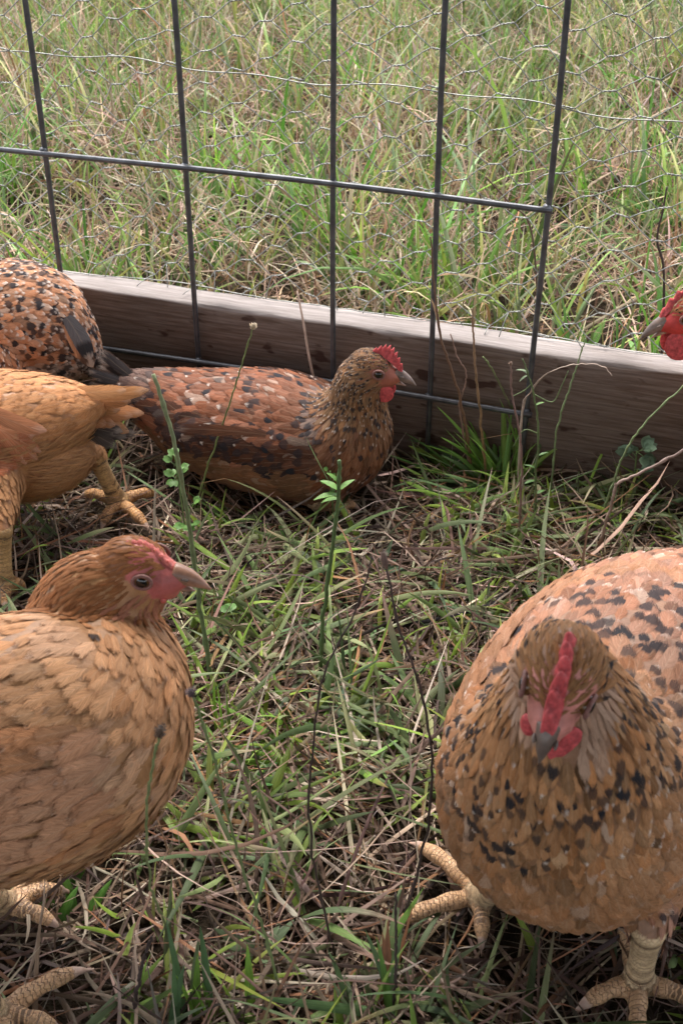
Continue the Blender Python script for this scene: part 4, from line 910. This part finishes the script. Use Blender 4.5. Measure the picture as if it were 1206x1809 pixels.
stalk('grass_stalk', 'thin green stalk with a tiny pale seed head crossing the sitting hen', 'grass stalk', [(343, 905, 0), (372, 810, 0.0), (405, 715, 0.005), (428, 640, 0.008), (446, 580, 0.01)], 0.0010, 0.0006, (0.15, 0.18, 0.06), head=(0.006, 0.006), headcol=(0.38, 0.30, 0.20))
stalk('grass_stalk', 'upright green cut stalk below the breast of the sitting hen', 'grass stalk', [(566, 1190, 0), (572, 1080, 0), (588, 960, 0.005), (597, 880, 0.008), (599, 813, 0.01)], 0.0017, 0.0014, (0.085, 0.14, 0.05), leaves=[(0.82, 0.016, 0.006, 2.6, 0.5, LG), (0.80, 0.014, 0.005, 0.5, 0.7, LG), (0.78, 0.018, 0.006, 3.4, 0.2, LG), (0.86, 0.012, 0.005, 2.9, 1.0, LG), (0.75, 0.014, 0.006, 2.9, -0.1, LG)])
stalk('dry_stalk', 'dark wiry stem rising through the middle of the grass', 'dry stem', [(592, 1690, 0), (562, 1560, 0), (545, 1440, 0.0), (552, 1330, 0.005), (572, 1190, 0.01), (625, 1085, 0.015), (657, 985, 0.02)], 0.0008, 0.0005, DKB)
stalk('dry_stalk', 'dark stem with a brown bud curving beside the speckled foreground hen', 'dry stem', [(708, 1640, 0), (738, 1540, -0.02), (757, 1440, -0.03), (762, 1330, -0.03), (742, 1215, -0.02), (705, 1110, -0.01), (681, 1000, 0.0)], 0.0009, 0.0006, DKB, head=(0.010, 0.005), headcol=(0.16, 0.10, 0.08))
stalk('dry_stalk', 'short dark stick in the foreground grass between the hens', 'dry stem', [(236, 1800, 0), (246, 1730, 0), (255, 1690, 0), (268, 1655, 0)], 0.0013, 0.0009, DKB)
stalk('dry_stalk', 'thin dark stick beside the far toes of the speckled foreground hen', 'dry stem', [(695, 1790, 0), (699, 1700, 0), (698, 1580, 0)], 0.0010, 0.0007, DKB)
stalk('dry_stalk', 'tall brown double stalk rising past the lower rod and above the board', 'dry stem', [(836, 852, 0), (819, 735, 0), (797, 655, 0.0), (777, 590, 0.002), (766, 500, 0.004), (760, 418, 0.005)], 0.0016, 0.0007, (0.20, 0.11, 0.06), tipcol=(0.13, 0.075, 0.05), leaves=[(0.62, 0.030, 0.003, 2.0, 1.2, (0.25, 0.15, 0.08))])
stalk('dry_stalk', 'straight tan stalk in front of the board next to the tall brown one', 'dry stem', [(860, 858, 0), (849, 745, 0), (840, 660, 0.0), (836, 600, 0.0), (833, 545, 0.0)], 0.0014, 0.0008, (0.26, 0.16, 0.07), tipcol=(0.25, 0.15, 0.09))
stalk('dry_stalk', 'wavy reddish dry stem in front of the board', 'dry stem', [(834, 852, 0), (812, 725, 0), (821, 680, 0), (822, 655, 0), (808, 632, 0), (795, 590, 0)], 0.0008, 0.0006, (0.26, 0.16, 0.12))
stalk('dry_grass', 'broad dry blade arching over in front of the board at right', 'dry grass', [(914, 880, 0), (921, 735, 0), (942, 683, 0), (975, 655, -0.005), (1020, 643, -0.01), (1062, 646, -0.015), (1080, 664, -0.02)], 0.0016, 0.0009, (0.36, 0.27, 0.21), flat=0.35)
stalk('grass_stalk', 'pale green blade curving up to the right edge before the board', 'grass stalk', [(1058, 925, 0), (1080, 860, 0), (1100, 805, 0), (1140, 745, 0), (1212, 676, 0)], 0.0012, 0.0008, PGR)
stalk('dry_stalk', 'bent brown stalk with a sharp elbow at the right edge', 'dry stem', [(1052, 985, 0), (1068, 930, 0), (1086, 862, 0), (1092, 853, 0), (1150, 825, 0), (1212, 792, 0)], 0.0014, 0.0012, (0.30, 0.21, 0.16), tipcol=(0.28, 0.2, 0.17))
stalk('grass_stalk', 'thin green blade crossing the bright top of the board', 'grass stalk', [(972, 880, 0), (984, 755, 0), (1004, 690, 0.0), (1020, 640, 0), (1033, 598, 0)], 0.0010, 0.0006, PGR)
stalk('weed', 'branching green weed with tiny leaves in front of the board', 'weed', [(945, 935, 0), (946, 840, 0), (950, 760, 0), (943, 700, 0), (935, 670, 0), (922, 634, 0)], 0.0011, 0.0006, (0.11, 0.15, 0.06),
      branches=[(0.62, [(975, 710, 0), (992, 680, 0), (1003, 655, 0)]), (0.40, [(925, 760, 0), (905, 790, 0)]), (0.75, [(925, 690, 0), (905, 700, 0)])],
      leaves=[(0.88, 0.010, 0.003, 2.8, 0.3, (0.20, 0.27, 0.14)), (0.86, 0.009, 0.003, 3.4, -0.3, (0.20, 0.27, 0.14)), (0.85, 0.009, 0.003, 3.1, 0.9, (0.20, 0.27, 0.14)), (0.55, 0.008, 0.003, 0.3, 0.5, LG), (0.30, 0.010, 0.003, 0.3, 0.5, LG2), (0.25, 0.010, 0.003, 2.9, 0.5, LG2), (0.15, 0.012, 0.004, 0.6, 0.3, LG2), (0.2, 0.012, 0.004, 3.6, 0.3, LG2)])
stalk('dry_stalk', 'dark reddish stem leaning left beside the branching weed', 'dry stem', [(946, 835, 0), (930, 780, 0), (905, 725, 0), (888, 690, 0), (866, 648, 0), (852, 630, 0)], 0.0013, 0.0007, (0.13, 0.07, 0.06), tipcol=(0.16, 0.20, 0.08))
stalk('dry_stalk', 'twiggy brown stem with nubs left of the branching weed', 'dry stem', [(916, 960, 0), (920, 850, 0), (918, 770, 0), (904, 700, 0), (901, 645, 0)], 0.0011, 0.0007, (0.20, 0.12, 0.10), head=(0.004, 0.003))
stalk('grass_stalk', 'slender stalk with a brown seed head in front of the golden hen breast', 'grass stalk', [(300, 1650, 0), (266, 1560, -0.05), (259, 1440, -0.085), (270, 1350, -0.095), (281, 1298, -0.10)], 0.0008, 0.0006, (0.19, 0.22, 0.09), head=(0.010, 0.0050), headcol=(0.10, 0.065, 0.045))
stalk('grass_stalk', 'long weak stem with a dark bud bending beside the golden hen breast', 'grass stalk', [(498, 1760, 0), (462, 1630, -0.01), (430, 1540, -0.01), (398, 1420, -0.02), (372, 1320, -0.03), (340, 1228, -0.03)], 0.0009, 0.0006, (0.16, 0.20, 0.08), head=(0.005, 0.005), headcol=(0.09, 0.06, 0.06))
stalk('grass_stalk', 'pale stalk lying across the bottom foreground', 'grass stalk', [(112, 1630, 0), (240, 1668, -0.004), (330, 1702, -0.008), (430, 1720, -0.008)], 0.0012, 0.0008, (0.32, 0.25, 0.17))
stalk('grass_stalk', 'green stem stretched across the foreground left of the speckled hen', 'grass stalk', [(300, 1610, 0), (420, 1655, -0.006), (540, 1692, -0.010), (690, 1728, -0.014)], 0.0011, 0.0007, PGR)
stalk('dry_stalk', 'tan straw leaning against the board behind the sitting hen head', 'dry stem', [(597, 655, 0), (578, 600, 0.0), (560, 565, 0.0), (543, 535, 0.0)], 0.0014, 0.0010, (0.36, 0.25, 0.19)) if False else None
P0 = np.array([bpt(0.245, -0.035, 0.03), bpt(0.222, -0.020, 0.10), bpt(0.209, -0.004, 0.139), bpt(0.198, 0.010, 0.165)])
t_ = empty('dry_stalk', P0[0]); tag(t_, 'tan straw leaning on the board above the sitting hen', 'dry stem'); m = MB(); m.add(*tube(crom(P0, 20), np.linspace(0.0015, 0.0009, 20), 6), (0.36, 0.25, 0.19)); m.build('stem', M['stem'], t_, P0[0])
stalk('dry_stalk', 'dark dry stalk standing in the meadow at upper right', 'dry stem', [(1180, 525, 0), (1172, 470, 0), (1162, 420, 0), (1172, 372, 0), (1177, 330, 0)], 0.0016, 0.0009, (0.07, 0.045, 0.04)) if False else None
def outstalk(label, pts, y, r0_, r1_, col, head=None):
    P = np.array([at(a, b, y) for a, b in pts]); P[0, 2] = 0.0; q = crom(P, 30); root = empty('dry_stalk', P[0]); tag(root, label, 'dry stem'); m = MB(); m.add(*tube(q, np.linspace(r0_, r1_, 30), 6), col)
    m.build('stem', M['stem'], root, P[0])
outstalk('dark dry stalk standing in the meadow above the red hen head', [(1182, 640), (1172, 500), (1160, 425), (1170, 372), (1177, 330)], 1.15, 0.0015, 0.0009, (0.06, 0.04, 0.035))
outstalk('pinkish dry stalk rising in the meadow right of the middle rod', [(575, 470), (560, 380), (551, 270), (548, 200)], 1.5, 0.0013, 0.0008, (0.34, 0.22, 0.17))
outstalk('dark stalk slanting behind the welded rod joint', [(975, 480), (940, 420), (900, 360), (857, 312)], 1.25, 0.0012, 0.0009, (0.12, 0.075, 0.055))
# leafy sprig on the thick stalk
def sprig(label, px, py, y, n, L, W, seed, col):
    r = np.random.default_rng(seed); b = at(px, py, y); root = empty('weed', (b[0], b[1], 0)); tag(root, label, 'weed'); O = np.array(root.location)
    m = MB(); P = np.array([[b[0]+0.004, b[1], 0.0], [b[0]+0.002, b[1], b[2]*0.6], b+np.array([0, 0, 0.016])]); q = crom(P, 14); m.add(*tube(q, 0.0008, 6), (0.14, 0.2, 0.07)); m.build('stem', M['stem'], root, O)
    for k in range(n):
        a = r.uniform(0, 6.28); z = b[2]+r.uniform(-0.014, 0.018); p = np.array([b[0], b[1], z]); e = r.uniform(-0.2, 0.9); d = np.array([math.cos(a)*math.cos(e), math.sin(a)*math.cos(e), math.sin(e)])
        m = MB(); m.add(*tube(np.array([p, p+d*L*0.4, p+d*L*0.8]), 0.0004, 5), (0.15, 0.22, 0.08)); 
        for da in (-0.8, 0, 0.8): 
            dd = np.array([math.cos(a+da)*math.cos(e), math.sin(a+da)*math.cos(e), math.sin(e)]); leafy(m, p+d*L*0.75, dd, (0, -0.5, 0.9), W*1.3, W, np.array(col)*r.uniform(0.8, 1.25), 7, 0.1, 0.15)
        m.build('leaf', M['leaf_attr'], root, O)
sprig('small clover-like sprig with round green leaves by the thick cut stalk', 312, 832, 0.93, 7, 0.009, 0.0058, 3, (0.12, 0.23, 0.06))
sprig('small feathery green sprig at the upright cut stalk below the sitting hen', 583, 858, 0.96, 5, 0.007, 0.0032, 4, (0.13, 0.26, 0.06))
sprig('leafy green weed at the foot of the thick cut stalk', 335, 925, 0.90, 5, 0.010, 0.0055, 6, (0.13, 0.26, 0.06))
sprig('low green clover in front of the left hen toes', 415, 1118, 0.80, 5, 0.010, 0.0075, 8, (0.12, 0.24, 0.06)) 
sprig('grey green clover against the foot of the board', 1120, 822, 1.0, 6, 0.012, 0.010, 9, (0.13, 0.20, 0.12))
# tufts with wide blades: one mesh per tuft
def tuft(label, px, py, n, L, W, seed, az0, az1, cols, lean=(0.3, 1.2), y=None, name='grass_tuft'):
    r = np.random.default_rng(seed); b = gnd(px, py, 0.0)
    P = np.tile(b, (n, 1))+np.hstack([r.normal(0, 0.010, (n, 2)), np.zeros((n, 1))])
    V, F, fu, c = blades(P, r.uniform(az0, az1, n), r.uniform(0.6, 1.1, n)*L, r.uniform(0.6, 1.2, n)*W, r.uniform(lean[0], lean[1], n), r.normal(0.35, 0.3, n), np.clip(np.array(cols)[r.integers(0, len(cols), n)]*(1+r.normal(0, 0.15, (n, 1))), 0.01, 0.8), ns=10, twist=0.12, keel=0.22)
    o = npmesh(name, V-b, F, M['grass'], None, {'col': c, 'fu': fu}); o.location = tuple(b); tag(o, label, 'grass')
G3 = [(0.14, 0.26, 0.045), (0.10, 0.20, 0.04), (0.19, 0.29, 0.06), (0.09, 0.15, 0.06)]
tuft('bushy tuft of broad bright green grass at the foot of the board', 888, 862, 70, 0.098, 0.0068, 1, 0.3, 3.9, [tuple(1.25*v for v in c_) for c_ in G3], (0.25, 1.2))
tuft('green blades fanning left towards the sitting hen breast', 802, 845, 22, 0.07, 0.0058, 2, 2.0, 4.0, G3, (0.8, 1.35))
tuft('broad green blades with rust tips at the bottom edge of the photo', 680, 1800, 12, 0.065, 0.0075, 3, 0.6, 2.4, G3+[(0.22, 0.10, 0.05)], (0.1, 0.7))
tuft('three bright green blades standing in the foreground left of centre', 395, 1805, 5, 0.040, 0.0060, 4, 0.8, 2.6, [(0.16, 0.30, 0.04)], (0.1, 0.6))
tuft('dark green folded blade standing in the foreground', 335, 1800, 4, 0.062, 0.0085, 5, 1.2, 2.0, [(0.08, 0.15, 0.06)], (0.0, 0.4))
tuft('lime green blades lying flat in the middle of the pen', 530, 1352, 34, 0.072, 0.0062, 6, -0.5, 3.6, [(0.20, 0.36, 0.04), (0.16, 0.30, 0.04)], (1.2, 1.5))
tuft('pale grey green lance leaves in the middle of the pen', 640, 1300, 6, 0.034, 0.0105, 7, 0.4, 2.6, [(0.17, 0.24, 0.15), (0.14, 0.20, 0.11)], (0.8, 1.3))
tuft('single bright green blade standing near the golden hen', 438, 1290, 3, 0.060, 0.0045, 8, 1.7, 2.1, [(0.18, 0.34, 0.04)], (0.2, 0.4))
tuft('lance shaped green leaves beside the golden hen foot', 115, 1620, 7, 0.030, 0.0095, 9, 0.2, 2.6, [(0.11, 0.26, 0.04)], (0.5, 1.2))
tuft('short bright sprout near the middle of the foreground', 428, 1530, 4, 0.020, 0.0070, 10, 0.5, 2.6, [(0.15, 0.32, 0.04)], (0.1, 0.7))
tuft('bright green ribbed leaf between the two foreground hens', 662, 1375, 3, 0.024, 0.0100, 11, 0.8, 2.0, [(0.20, 0.38, 0.05)], (0.3, 0.9))
tuft('lime tufted grass above the middle of the board', 370, 478, 9, 0.075, 0.0085, 12, 0.5, 2.7, [(0.13, 0.33, 0.045)], (0.1, 0.6))
bpy.context.view_layer.update()
